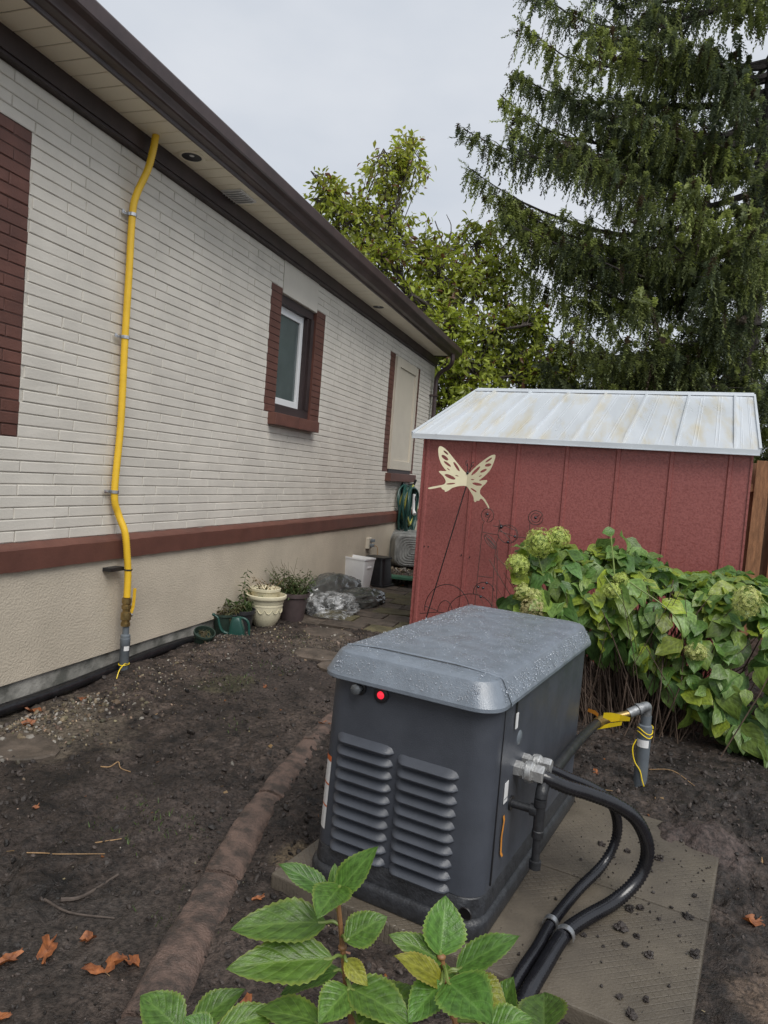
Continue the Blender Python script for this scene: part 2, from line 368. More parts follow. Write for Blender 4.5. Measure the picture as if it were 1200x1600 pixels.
    def mesh(s, name, mats, smooth=False, angle=None):
        me = bpy.data.meshes.new(name); me.from_pydata(s.v, [], s.f); mats = mats if isinstance(mats, (list, tuple)) else [mats]
        for q in mats: me.materials.append(q)
        if len(mats) > 1: me.polygons.foreach_set('material_index', s.mi)
        bm = bmesh.new(); bm.from_mesh(me); bmesh.ops.recalc_face_normals(bm, faces=bm.faces)
        if smooth:
            for f in bm.faces: f.smooth = True
            if angle:
                for e in bm.edges:
                    if len(e.link_faces) == 2 and e.calc_face_angle(0) > R(angle): e.smooth = False
        bm.to_mesh(me); bm.free(); me.update(); return me
    def obj(s, name, mats, parent=None, smooth=False, angle=40, label=None):
        return meshobj(name, s.mesh(name, mats, smooth, angle), parent, label)
def rrect(x0, x1, y0, y1, r, z, n=6):
    out = []
    for cx, cy, a0 in ((x1 - r, y1 - r, 0), (x0 + r, y1 - r, 90), (x0 + r, y0 + r, 180), (x1 - r, y0 + r, 270)):
        for k in range(n + 1):
            t = R(a0 + 90 * k / n); out.append(Vector((cx + r * math.cos(t), cy + r * math.sin(t), z)))
    return out
def child_copy(o, parent, loc=None):
    c = o.copy(); link(c, parent)
    if loc is not None: c.location = loc
    return c

# ================================================================== the ground
PATIO = (-2.80, -1.45, 6.02, 9.15)
def gauss(x, y, cx, cy, r): return np.exp(-((x - cx) ** 2 + (y - cy) ** 2) / (r * r))
def gh(x, y, fine=True):
    x = np.atleast_1d(np.asarray(x, float)); y = np.atleast_1d(np.asarray(y, float)); z0 = np.zeros_like(x)
    p = np.stack([x, y, z0], 1)
    h = .016 * fbm(p * 2.1, 3, 3) + .085 * np.clip(gauss(x, y, -2.7, 9.9, .85) * 1.3, 0, 1)
    if fine:
        rough = .55 + .5 * np.clip(fbm(p * 1.7, 2, 50), -1, 1) + 1.0 * gauss(x, y, .8, 3.5, .9) + .5 * gauss(x, y, -.8, 2.6, .6)
        h = h + rough * (.016 * fbm(p * 5, 2, 71) + .020 * np.abs(fbm(p * 9, 3, 9)) + .020 * (.5 - np.abs(fbm(p * 16, 3, 21))) + .011 * np.abs(noise3(p * 55, 33)))
    h = h + .075 * gauss(x, y, -2.72, 4.75, .30) + .05 * gauss(x, y, -2.9, 3.9, .25) + .045 * gauss(x, y, -2.45, 5.3, .3)
    h = h + .05 * gauss(x, y, .75, 3.55, .5) - .02 * gauss(x, y, -2.0, 3.2, .7)
    k = np.clip((np.minimum(np.minimum(x - PATIO[0] + .08, PATIO[1] - x + .3), np.minimum(y - PATIO[2] + .1, PATIO[3] - y + .1))) / .1, 0, 1)
    h = h * (1 - k) + (-.034 + .012 * noise3(p * 22, 5) if fine else -.034) * k
    d = np.stack([x + .262, y - 2.025], 1); s_ = d[:, 0] * .191 + d[:, 1] * .982; l_ = -d[:, 0] * .982 + d[:, 1] * .191
    kp = np.clip(np.minimum(np.minimum(l_ + .66, .79 - l_), np.minimum(s_ + .11, 1.32 - s_)) / .08, 0, 1)
    kp = kp * (1 - np.clip(1.6 * np.exp(-((l_ + .50) ** 2 + (s_ - 1.16) ** 2) / .035), 0, 1)); h = h * (1 - kp) + np.minimum(h, .012) * kp + .07 * np.exp(-((l_ + .50) ** 2 + (s_ - 1.16) ** 2) / .03)
    far = np.clip((np.hypot(x + .5, y - 4) - 7) / 6, 0, 1)
    return h * (1 - far)
xs = np.concatenate([np.array([-150, -90, -50, -30, -18, -11, -7, -5, -4]), np.arange(-3.3, 2.3, .0145), np.array([2.4, 2.6, 3, 3.6, 4.5, 6, 9, 14, 22, 40, 80, 150])])
ys = np.concatenate([np.array([-60, -25, -10, -4, -1.5, -.2, .4]), np.arange(.9, 6.4, .0145), np.arange(6.42, 11, .05), np.array([11.5, 12.5, 14, 17, 22, 30, 50, 90, 180])])
GX, GY = np.meshgrid(xs, ys); gx, gy = GX.ravel(), GY.ravel(); gz = gh(gx, gy)
P3 = np.stack([gx, gy, gz * 0], 1)
fine_ = fbm(P3 * 13, 3, 81); grit = noise3(P3 * 46, 83)
big = fbm(P3 * .9, 4, 77); mid = fbm(P3 * 5, 3, 78)
tint = np.array([.065, .0485, .040])[None] * (np.clip(1 + .34 * big + .30 * mid, .3, 2) * np.clip(1 + .55 * fine_ + .42 * grit, .22, 2.2))[:, None]
wet = np.clip(gauss(gx, gy, 1.0, 3.6, 1.1) + gauss(gx, gy, -.9, 2.3, .45) * .8 + gauss(gx, gy, -1.2, 1.2, .5) * .5, 0, 1)[:, None]
tint = tint * (1 - .55 * wet)
def patch(cx, cy, r, col, amt, th=.25):
    global tint
    k = np.clip((gauss(gx, gy, cx, cy, r) + .45 * mid * gauss(gx, gy, cx, cy, r * 1.6) - th) * 3, 0, 1)[:, None] * amt
    tint = tint * (1 - k) + np.array(col)[None] * (1 + .3 * mid)[:, None] * k
patch(.72, 2.15, .30, (.15, .105, .075), .85); patch(.62, 1.75, .30, (.14, .10, .07), .8); patch(.46, 3.05, .16, (.085, .062, .055), .8)
patch(-.98, 2.33, .10, (.20, .15, .095), .85); patch(-.86, 2.62, .07, (.20, .16, .10), .7); patch(-2.75, 2.9, .40, (.14, .115, .085), .8)
patch(-2.2, 5.2, .3, (.11, .09, .07), .6); patch(-2.0, 4.3, .5, (.062, .048, .042), .7); patch(-2.3, 9.8, .8, (.13, .10, .085), .8)
patch(-1.75, 2.3, .5, (.060, .046, .040), .6); patch(-1.6, 1.6, .4, (.055, .046, .040), .6); patch(-2.3, 4.0, .18, (.075, .075, .03), .5)
farm = np.clip((np.hypot(gx, gy - 3) - 10) / 6, 0, 1)[:, None]; tint = tint * (1 - farm) + np.array([.05, .065, .025])[None] * farm
nx, ny = len(xs), len(ys); idx = np.arange(nx * ny).reshape(ny, nx)
F = np.stack([idx[:-1, :-1], idx[:-1, 1:], idx[1:, 1:], idx[1:, :-1]], -1).reshape(-1, 4)
M_SOIL = mat('damp_bare_soil', (1, 1, 1), .62, var=.75, scale=55, bump=1.0, bscale=130, tint=True, rvar=.22, bdist=.008, spec=.4, ramp=(.36, .62))
ground = meshobj('ground', fast_mesh('ground', np.stack([gx, gy, gz], 1), F, M_SOIL, np.clip(tint, .004, 1), smooth=True)); tag(ground, kind='structure')
def gz1(x, y): return float(gh(x, y)[0])

# loose soil crumbs and gravel: nobody could count them
def ico(sub, seed, j=.25):
    bm = bmesh.new(); bmesh.ops.create_icosphere(bm, subdivisions=sub, radius=1); V = np.array([v.co[:] for v in bm.verts]); bm.verts.index_update()
    F = np.array([[v.index for v in f.verts] for f in bm.faces]); bm.free(); r = np.random.RandomState(seed); return V * (1 + r.uniform(-j, j, (len(V), 1))), F
def rand_frames(n, s, flat=.7, rs=RS):
    q = rs.normal(size=(n, 4)); q /= np.linalg.norm(q, axis=1)[:, None]; w, x, y, z = q.T
    ax = np.stack([1 - 2 * (y * y + z * z), 2 * (x * y + z * w), 2 * (x * z - y * w)], 1)
    ay = np.stack([2 * (x * y - z * w), 1 - 2 * (x * x + z * z), 2 * (y * z + x * w)], 1)
    az = np.cross(ax, ay); return ax * s[:, None], ay * (s * rs.uniform(.6, 1, n))[:, None], az * (s * rs.uniform(flat * .7, flat, n))[:, None]
def pad_in(x, y, m=0.0):
    dx, dy = x + .262, y - 2.025; s_ = dx * .191 + dy * .982; l_ = -dx * .982 + dy * .191
    return (l_ > -.60 - m) & (l_ < .73 + m) & (s_ > -.06 - m) & (s_ < 1.27 + m)
n = 34000
px = RS.uniform(-3.0, 2.2, n); py = .95 + 5.4 * RS.uniform(0, 1, n) ** 1.25
dens = .35 + .5 * fbm(np.stack([px, py, px * 0], 1) * 1.6, 3, 61) + .8 * gauss(px, py, .9, 3.4, .9) + .5 * gauss(px, py, -.8, 2.6, .6) + .6 * gauss(px, py, -2.6, 4.8, .5)
keep = (RS.uniform(0, 1, n) < dens) & ~pad_in(px, py, .015); px, py = px[keep], py[keep]; n = len(px)
sz = np.clip(.0050 * np.exp(RS.normal(0, .55, n)), .002, .022)
tV, tF = ico(1, 3, .3)
V, F, T, _ = scatter(tV, tF, np.stack([px, py, gh(px, py) + sz * .25], 1), *rand_frames(n, sz, .6), tint=np.array([.040, .031, .027])[None] * np.exp(RS.normal(0, .55, (n, 1))))
o = meshobj('soil_crumbs', fast_mesh('soil_crumbs', V, F, M_CRUMB, T)); tag(o, kind='stuff')
n = 5200; px = RS.uniform(-3.0, 2.0, n); py = .95 + 4.9 * RS.uniform(0, 1, n) ** 1.2
dens = .30 + .55 * fbm(np.stack([px, py, px * 0], 1) * 1.3, 3, 161) + .8 * gauss(px, py, .8, 3.4, .8) + .6 * gauss(px, py, -.8, 2.6, .5) + .7 * gauss(px, py, -2.6, 4.7, .5)
keep = (RS.uniform(0, 1, n) < dens) & ~pad_in(px, py, .03); px, py = px[keep], py[keep]; n = len(px); sz = np.clip(.011 * np.exp(RS.normal(0, .42, n)), .005, .030)
Vs, Fs, Ts, off = [], [], [], 0
for q in range(4):
    bmc = bmesh.new(); bmesh.ops.create_icosphere(bmc, subdivisions=2, radius=1); tV = np.array([v.co[:] for v in bmc.verts]); bmc.verts.index_update(); tF = np.array([[v.index for v in f.verts] for f in bmc.faces]); bmc.free(); tV = tV * np.clip(1 + .45 * fbm(tV * 1.6, 3, 400 + q), .4, 1.8)[:, None]
    k = np.arange(q, n, 4); V, F, T, _ = scatter(tV, tF, np.stack([px[k], py[k], gh(px[k], py[k]) + sz[k] * .05], 1), *rand_frames(len(k), sz[k], .6), tint=np.array([.044, .0345, .030])[None] * np.exp(RS.normal(0, .38, (len(k), 1)))); Vs.append(V); Fs.append(F + off); Ts.append(T); off += len(V)
o = meshobj('soil_clumps', fast_mesh('soil_clumps', np.concatenate(Vs), np.concatenate(Fs), M_CRUMB, np.concatenate(Ts), smooth=True)); tag(o, kind='stuff')
def gravel(n, fx, fy, s0, name, pale=.25):
    x, y = fx(n), fy(n); sz = s0 * np.exp(RS.normal(0, .4, n)); c = np.array([.15, .115, .078])[None] * np.exp(RS.normal(0, .45, (n, 1))) * RS.uniform(.9, 1.1, (n, 3))
    w = RS.uniform(0, 1, n) < pale; c[w] = np.array([.30, .275, .24]) * RS.uniform(.6, 1.2, (w.sum(), 1))
    tV, tF = ico(1, 5, .22); V, F, T, _ = scatter(tV, tF, np.stack([x, y, gh(x, y) + sz * .3], 1), *rand_frames(n, sz, .75), tint=np.clip(c, .02, .7))
    return V, F, T
G = [gravel(750, lambda n: -2.88 + np.abs(RS.normal(0, .20, n)), lambda n: RS.normal(2.88, .28, n), .0080, ''),
     gravel(500, lambda n: -2.88 + np.abs(RS.normal(0, .25, n)), lambda n: RS.uniform(3.2, 5.2, n), .006, ''),
     gravel(420, lambda n: RS.normal(-2.2, .33, n), lambda n: RS.normal(5.35, .40, n), .0075, ''),
     gravel(170, lambda n: RS.uniform(-2.7, .3, n), lambda n: RS.uniform(1.3, 5.5, n), .0042, ''),
     gravel(2200, lambda n: RS.uniform(-3.05, -1.9, n), lambda n: RS.uniform(9.15, 11.2, n), .014, '')]
off = 0; Vs, Fs, Ts = [], [], []
for V, F, T in G: Vs.append(V); Fs.append(F + off); Ts.append(T); off += len(V)
o = meshobj('gravel', fast_mesh('gravel', np.concatenate(Vs), np.concatenate(Fs), M_STONE, np.concatenate(Ts))); tag(o, kind='stuff')
# sparse weeds and moss tufts in the bare soil
wv = np.array([[-.5, 0, 0], [.5, 0, 0], [.28, .1, .6], [-.28, .1, .6], [0, .35, 1.0]]); wf = np.array([[0, 1, 2], [0, 2, 3], [3, 2, 4]])
pts, ax, ay, az, tt = [], [], [], [], []
for cx, cy, r_, k_ in [(-1.62, 2.25, .09, 60), (-1.5, 2.33, .08, 50), (-1.75, 2.4, .07, 34), (-2.32, 4.05, .12, 90), (-2.2, 4.45, .09, 50), (-1.2, 1.86, .06, 40), (-2.35, 5.15, .12, 60), (-2.15, 9.25, .25, 420), (-1.9, 3.4, .06, 30), (.78, 2.72, .04, 16)]:
    for _ in range(k_):
        x, y = random.gauss(cx, r_), random.gauss(cy, r_); a = random.uniform(0, 6.28); L = random.uniform(.008, .024) * (2 if cy > 9 else 1); lean = random.uniform(.2, 1.0)
        pts.append((x, y, gz1(x, y))); d = np.array([math.cos(a), math.sin(a), 0]); s_ = np.array([-d[1], d[0], 0])
        ax.append(s_ * L * .22); ay.append(d * L * .5); az.append((np.array([0, 0, 1]) * math.cos(lean) + d * math.sin(lean)) * L); tt.append(np.array([.07, .12, .025]) * random.uniform(.6, 1.6))
V, F, T, _ = scatter(wv, wf, *[np.array(q) for q in (pts, ax, ay, az)], tint=np.array(tt))
o = meshobj('weeds', fast_mesh('weeds', V, F, M_WEED, T)); tag(o, kind='stuff')

lv = np.array([[-.5, 0, 0], [.5, 0, .05], [.35, 1, .15], [-.35, 1, .1]]); lf_ = np.array([[0, 1, 2], [0, 2, 3]]); n = 620
px, py = RS.uniform(-2.9, 1.6, n), 1.0 + 4.6 * RS.uniform(0, 1, n) ** 1.3; k_ = ~pad_in(px, py, .01); px, py = px[k_], py[k_]; n = len(px)
an = RS.uniform(0, 6.28, n); L_ = np.exp(RS.normal(-4.1, .5, n))[:, None]; d_ = np.stack([np.cos(an), np.sin(an), RS.normal(0, .2, n)], 1); s_ = np.stack([-np.sin(an), np.cos(an), RS.normal(0, .3, n)], 1); up_ = np.cross(s_, d_)
cc = np.array([[.30, .19, .085], [.36, .13, .04], [.13, .085, .06], [.34, .28, .17]])[RS.randint(0, 4, n)] * RS.uniform(.5, 1.1, (n, 1)); wr = np.where(RS.uniform(0, 1, (n, 1)) < .6, .14, .5)
V, F, T, _ = scatter(lv, lf_, np.stack([px, py, gh(px, py) + .004], 1), s_ * L_ * wr, d_ * L_, up_ * L_, tint=cc); o = meshobj('plant_litter', fast_mesh('plant_litter', V, F, M_WEED, T)); tag(o, kind='stuff')

# patio of concrete pavers along the wall
patio = thing('patio', None, None, (-2.1, 7.5, 0)); tag(patio, kind='structure'); BASE[patio.name] = Vector((-2.1, 7.5, 0))
def slab_mesh(name, d, mt, j=.006, bev=.008):
    mb = MB(); mb.box((0, 0, 0), d, None, 0, bev); mb.v = [tuple(c + random.uniform(-j, j) * (1 if i < 2 else .5) for i, c in enumerate(v)) for v in mb.v]; return mb.mesh(name, mt)
pv = [slab_mesh('paver', (.405, .285, .055), M_PAVER if i < 4 else M_MOSSP) for i in range(7)]
for r_ in range(11):
    for c_ in range(4):
        x = -2.72 + .42 * c_ + (.21 if r_ % 2 else 0) + random.uniform(-.006, .006); y = 6.15 + .298 * r_ + random.uniform(-.006, .006)
        if x > -1.32: continue
        if y > 8.7 and x < -2.5: continue
        o = meshobj('paver', pv[random.choice((0, 1, 2, 3, 4, 5, 6)) if r_ < 8 else random.randrange(4)], patio); o.location = Vector((x, y, -.018 + random.uniform(-.007, .007))) - BASE[patio.name]
        o.rotation_euler = (R(random.uniform(-1.2, 1.2)), R(random.uniform(-1.2, 1.2)), R(random.uniform(-1.2, 1.2)))
# flat stones half buried in the soil path
for (x, y, rx, ry, lb) in [(-2.25, 5.62, .24, .17, 'mossy flat stepping stone half buried in front of the brown pot'), (-2.05, 4.95, .22, .16, 'muddy flat stepping stone in the soil midway between pots and machine'),
                           (-1.72, 4.75, .22, .17, 'muddy flat stepping stone closest to the grey machine lid'), (-2.62, 2.62, .20, .16, 'flat stone sunk in soil beside the gravel at the left edge')]:
    mb = MB(); ring = [Vector((rx * math.cos(t) * (1 + .12 * math.sin(3 * t + x * 9)), ry * math.sin(t) * (1 + .12 * math.cos(2 * t + y * 5)), 0)) for t in [k * math.pi / 9 for k in range(18)]]
    mb.loft([[p + Vector((0, 0, -.05)) for p in ring], [p + Vector((0, 0, .008)) for p in ring], [p * .94 + Vector((0, 0, .014)) for p in ring]])
    o = mb.obj('stepping_stone', M_PAVER); o.location = (x, y, gz1(x, y) + .004); tag(o, lb, 'stepping stone', 'stepping stones in the soil path')

# ================================================================== the house
WX = -3.08
house = wthing('house', 'long bungalow with cream painted brick wall, brown eaves and beige stucco base', 'house', (-6.5, 5, 0))
wall_parts = MB()
Y0, Y1 = -4.0, 11.74
WIN = (5.93, 6.72, 1.962, 3.08)
for lo, hi in [((-3.35, Y0, .90), (-3.089, WIN[0], 3.50)), ((-3.35, WIN[1], .90), (-3.089, Y1, 3.50)), ((-3.35, WIN[0], .90), (-3.089, WIN[1], WIN[2])), ((-3.35, WIN[0], WIN[3]), (-3.089, WIN[1], 3.50))]:
    wall_parts.bb(lo, hi)
wall = wall_parts.obj('brick_wall', M_JOINT, house)
mb = MB(); mb.bb((-10, Y1 - .25, -.2), (-3.352, Y1, 3.5)); mb.bb((-10, Y0, -.2), (-3.352, Y0 + .25, 3.5)); mb.bb((-10.2, Y0, -.2), (-10, Y1, 3.5)); mb.obj('end_walls', M_SMOOTH, house)
# brown zones of brick round the windows
QU = [(1.9, 2.972, 1.476, 3.142), (5.715, WIN[0], 1.962, 3.095), (WIN[1], 6.958, 1.955, 3.11), (9.262, 9.50, 1.50, 3.155), (10.63, 10.822, 1.50, 3.165)]
PANEL2 = (9.50, 10.63, 1.50, 3.158)
HOLES = [WIN, (WIN[0], WIN[1], 3.08, 3.40), PANEL2]
COURSE, J = .0645, .0066
_bm = {}
def brick_mesh(L, mt, var):
    key = (round(L, 2), mt.name, var)
    if key not in _bm:
        H = COURSE - J; L = round(L, 2); e = .0035; V = []
        for (x, ins) in ((0, 0), (.0040, 0), (.0066, e)):
            for (y, z) in ((ins, ins), (L - ins, ins), (L - ins, H - ins), (ins, H - ins)):
                V.append((x + random.uniform(-.0012, .0012) * (ins > 0), y + random.uniform(-.0018, .0018), z + random.uniform(-.0014, .0014)))
        F = [(a + k, a + (k + 1) % 4, a + 4 + (k + 1) % 4, a + 4 + k) for a in (0, 4) for k in range(4)] + [(8, 9, 10, 11)]
        _bm[key] = MB().add(V, F).mesh('brick', mt)
    return _bm[key]
def proj(p):
    q = _m.transposed() @ (Vector(p) - cam.location); return (600 + 1085 * q.x / -q.z, 800 - 1085 * q.y / -q.z, -q.z) if q.z < -.05 else (-9e3, 0, 1)
bricks = []
k = 0
while .925 + (k + 1) * COURSE < 3.40:
    z0 = .925 + k * COURSE; zm = z0 + COURSE / 2
    segs = []       # (y0, y1, is_brown)
    cuts = sorted([(a, b, 1) for a, b, c, d in QU if c <= zm <= d] + [(a, b, 2) for a, b, c, d in HOLES if c <= zm <= d])
    y = -1.0
    for a, b, t in cuts:
        if a > y + .02: segs.append((y, a, 0))
        if t == 1: segs.append((a, b, 1))
        y = b
    segs.append((y, Y1, 0))
    for a, b, br in segs:
        if br and b - a < .5: bricks.append((a, b, z0, 1)); continue
        y = -1.2 + (.0 if k % 2 else .135) + .014 * math.sin(k * 2.3)
        while y < b:
            c0, c1 = max(a, y), min(b, y + .405)
            if c1 - c0 > .03: bricks.append((c0, c1, z0, br))
            y += .405
    k += 1
def seen_size(bk):
    p = proj((WX, (bk[0] + bk[1]) / 2, bk[2])); q = proj((WX, bk[0], bk[2])); r_ = proj((WX, bk[1], bk[2]))
    if not (0 < r_[0] and q[0] < 1200 and -10 < p[1] < 1600): return 0
    return (min(r_[0], 1200) - max(q[0], 0)) * 60 / max(p[2], .1)
bricks.sort(key=seen_size, reverse=True)
rest = {0: MB(), 1: MB()}
for i, (a, b, z0, br) in enumerate(bricks):
    me = brick_mesh(b - a - .0045, M_BROWN if br else M_BRICK, random.randrange(5))
    loc = Vector((WX - .009 + random.uniform(-.0012, .0012), a + .00225, z0 + J / 2))
    if i < 298:
        o = meshobj('brick', me, wall); o.location = loc; o.rotation_euler = (R(random.uniform(-.18, .18)), R(random.uniform(-.5, .5)), R(random.uniform(-.22, .22)))
    else:
        rest[br].add([v.co + loc for v in me.vertices], [tuple(f.vertices) for f in me.polygons])
tag(rest[0].obj('far_cream_bricks', M_BRICK, wall), kind='stuff'); tag(rest[1].obj('far_brown_bricks', M_BROWN, wall), kind='stuff')
# mortar behind brown bricks reads brown
for a, b, c, d in QU: MB().bb((WX - .012, a, c - .01), (WX - .0065, b, d)).obj('brown_mortar', M_BROWNJ, house)
mb = MB(); mb.bb((-3.12, WIN[0] + .002, 3.083), (-3.0795, WIN[1] - .002, 3.378)); mb.obj('lintel_panel', M_SMOOTH, house)
# belt course, stucco base, footing
mb = MB(); rings = []
for yk in np.arange(Y0, Y1 + .01, .08):
    j = lambda s=.0025: random.uniform(-s, s)
    rings.append([Vector((-3.12, yk, .772)), Vector((-3.028 + j(), yk, .773 + j())), Vector((-3.026 + j(), yk, .893 + j())), Vector((-3.034 + j(), yk, .902 + j(.003))), Vector((-3.074, yk, .925 + j(.004))), Vector((-3.12, yk, .926))])
mb.loft(rings); mb.obj('belt_course', M_BROWN, house, smooth=True, angle=25)
mb = MB(); mb.bb((-3.3, Y0, .147), (-3.052, Y1, .7715)); mb.obj('stucco_base', M_STUCCO, house)
mb = MB(); mb.bb((-3.3, Y0, -.3), (-3.072, Y1, .1465)); mb.obj('footing', M_FOOT, house)
# eaves
mb = MB(); mb.bb((-3.3, Y0, 3.395), (-3.022, 11.66, 3.5045)); mb.bb((-3.3, Y0, 3.378), (-3.034, 11.655, 3.3945)); mb.obj('frieze_board', M_FRIEZE, house)
mb = MB()
mb.box((-2.897, .065, 3.5085), (.258, .1235, .009), None, 0, .0042)
sp = mb.mesh('soffit_panel', M_SOFFIT)
yk = 1.6
while yk < 11.35:
    o = meshobj('soffit_panel', sp, house); o.location.y += yk; o.location.z += random.uniform(-.0006, .0006); yk += .13
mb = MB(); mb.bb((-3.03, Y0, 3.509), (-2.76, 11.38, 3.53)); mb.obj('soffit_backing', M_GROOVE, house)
prof = [(-2.80, 3.535), (-2.768, 3.503), (-2.752, 3.503), (-2.748, 3.522), (-2.728, 3.528), (-2.700, 3.530), (-2.690, 3.536), (-2.684, 3.556), (-2.672, 3.577), (-2.652, 3.588), (-2.640, 3.594), (-2.633, 3.604), (-2.630, 3.676), (-2.634, 3.686), (-2.646, 3.687), (-2.652, 3.668), (-2.79, 3.66)]
mb = MB(); rings = []
for yk in np.arange(Y0, 11.86, .45): rings.append([Vector((x + .003 * math.sin(yk * 1.7), yk, z + .003 * math.sin(yk * .9 + 1))) for x, z in prof])
mb.loft(rings); mb.obj('gutter', M_FASCIA, house, smooth=True, angle=24)
mb = MB(); mb.bb((-3.03, 11.39, 3.50), (-2.80, 11.42, 3.66)); mb.obj('soffit_end_trim', M_FRIEZE, house)
mb = MB()
mb.add([(-2.70, Y0 - .2, 3.70), (-2.70, 11.95, 3.70), (-6.6, 9.2, 5.05), (-6.6, Y0 - .2, 5.05), (-10.5, Y0 - .2, 3.70), (-10.5, 11.95, 3.70)], [(0, 1, 2, 3), (3, 2, 5, 4), (1, 5, 2), (0, 3, 4), (0, 4, 5, 1)])
mb.obj('roof', M_SHINGLE, house)
mb = MB(); path = catmull([(-2.70, 11.33, 3.53), (-2.70, 11.36, 3.42), (-2.76, 11.42, 3.34), (-2.92, 11.52, 3.26), (-2.99, 11.55, 3.16), (-3.0, 11.55, 3.0)], 5)
mb.tube(path + [(-3.0, 11.54, 2.0), (-3.0, 11.52, .25), (-2.93, 11.5, .12)], .037, 8)
for z in (2.85, 1.6): mb.bb((-3.075, 11.49, z), (-2.955, 11.61, z + .03))
mb.obj('downspout', M_FASCIA, house, smooth=True)
# recessed lights in the soffit, vent
for (x, y) in [(-2.905, 4.135), (-2.918, 8.142)]:
    mb = MB(); mb.lathe([(.068, 3.508), (.068, 3.4995), (.084, 3.4972), (.090, 3.499), (.090, 3.5055)], 24, (x, y, 0)); lt = mb.obj('recessed_light', M_SOFFIT, house, True)
    mb = MB(); mb.lathe([(.0, 3.5025), (.040, 3.5020), (.067, 3.5002)], 20, (x, y, 0)); mb.obj('dark_can', M_BLACKP, lt, True)
    mb = MB(); mb.lathe([(.0, 3.4985), (.014, 3.4995), (.022, 3.5015)], 14, (x + .012, y - .016, 0)); mb.obj('lens', M_LABEL, lt, True)
mb = MB(); mb.bb((-3.005, 4.665, 3.492), (-2.83, 4.905, 3.5046), 0, .003); vent = mb.obj('soffit_vent', M_LABEL, house)
sl = MB().box((0, 0, 0), (.15, .034, .006), Matrix.Rotation(R(32), 3, 'X'), 0, .002).mesh('slat', M_LABEL)
for q in range(6):
    o = meshobj('slat', sl, vent); o.location = (-2.918, 4.69 + .038 * q, 3.486)
# window
win = MB().bb((-3.195, WIN[0], 2.052), (-3.125, 6.0, 3.0)).bb((-3.195, 6.597, 2.052), (-3.125, 6.715, 3.0)).bb((-3.195, WIN[0], 3.0), (-3.115, 6.717, 3.0795)).bb((-3.195, WIN[0], 1.963), (-3.105, 6.7175, 2.0515)).bb((-3.135, 6.640, 2.055), (-3.100, 6.712, 2.998)).obj('window', M_FRIEZE, house)
mb = MB(); 
for lo, hi in [((-3.205, 6.0, 2.0535), (-3.166, 6.062, 2.9985)), ((-3.205, 6.53, 2.0535), (-3.166, 6.595, 2.9985)), ((-3.205, 6.063, 2.0535), (-3.167, 6.529, 2.125)), ((-3.205, 6.063, 2.925), (-3.167, 6.529, 2.9985))]: mb.bb(lo, hi, 0, .004)
mb.obj('frame', M_WHITE, win)
mb = MB(); mb.bb((-3.2, 6.06, 2.12), (-3.186, 6.533, 2.93)); mb.obj('pane', M_GLASS, win)
mb = MB()
for q in range(2): mb.bb((-3.16, 5.80 + .50 * q, 1.842), (-2.995 + .002 * q, 6.295 + .49 * q, 1.9535), 0, .006)
mb.obj('sill', M_BROWN, win)
MB().bb((-3.2, WIN[1] - .0022, 1.964), (-3.0806, WIN[1] + .006, 3.078)).obj('brown_reveal', M_BROWN, win)
# blanked window: panelled board between brown bricks
bp_ = MB().bb((-3.12, 9.515, 1.548), (-3.052, 9.665, 3.155), 0, .004).bb((-3.12, 10.50, 1.548), (-3.052, 10.622, 3.155), 0, .004).bb((-3.12, 9.666, 3.03), (-3.053, 10.499, 3.155), 0, .004).bb((-3.12, 9.666, 1.548), (-3.053, 10.499, 1.68), 0, .004).obj('blanked_window', M_PANEL, house)
MB().bb((-3.12, 9.66, 1.67), (-3.075, 10.505, 3.04)).obj('inset_board', M_PANEL, bp_)
MB().bb((-3.12, 9.505, 1.49), (-3.07, 10.625, 1.546)).obj('bottom_rail', M_FRIEZE, bp_)
MB().bb((-3.12, 9.42, 1.372), (-2.998, 10.76, 1.489), 0, .006).obj('sill', M_BROWN, bp_)
# electrical outlet box
mb = MB(); mb.bb((-3.055, 8.72, .455), (-3.010, 8.86, .60), 0, .006); ob = mb.obj('outlet_box', M_PANEL, house)

# ================================================================== garden shed
SB = Vector((-1.699, 6.322, 0)); SA = R(-6.74)
SU = Vector((math.cos(SA), math.sin(SA), 0)); SN = Vector((-math.sin(SA), math.cos(SA), 0))
shed = thing('garden_shed', 'red steel garden shed with shallow white ribbed metal roof', 'shed', SB, SA)     # parts in shed metres: x along the front, y into depth
SL, SD, SH = 2.72, 3.52, 1.826
def ribbed(x0, x1, z0, z1, ribs, y=0.0, nrm=-1, zj=0.0):
    xs_ = []
    for r_ in ribs:
        for dx, dy in ((-.024, 0), (-.014, .013), (.010, .013), (.020, 0)): xs_.append((r_ + dx, dy))
    xs_ = [(x0, 0)] + [q for q in xs_ if x0 < q[0] < x1] + [(x1, 0)]
    V = []; F = []
    for zz in np.linspace(z0, z1, 8):
        for x, dy in xs_: V.append((x, y + nrm * (dy + .0025 * math.sin(x * 4 + zz * 3)), zz))
    n = len(xs_)
    for j in range(7):
        for i in range(n - 1): F.append((j * n + i, j * n + i + 1, (j + 1) * n + i + 1, (j + 1) * n + i))
    return V, F
edges = [.0, .49, .902, 1.325, 1.744, 2.157, 2.584, SL]
for a, b in zip(edges, edges[1:]):
    V, F = ribbed(a + .001, b - .001 + (.0 if b == SL else .012), -.02, SH - .004, [b - .004] if b != SL else [], 0)
    if a == 0: V, F = ribbed(0, b + .011, -.02, SH - .004, [.04, b - .004], 0)
    MB().add(V, F).obj('wall_panel', M_RED, shed)
mb = MB()
for s_ in (0, SL):
    mb.add([(s_, 0.001, -.02), (s_, SD, -.02), (s_, SD, SH), (s_, SD / 2, SH + .63), (s_, 0.001, SH)], [(0, 1, 2, 3, 4)])
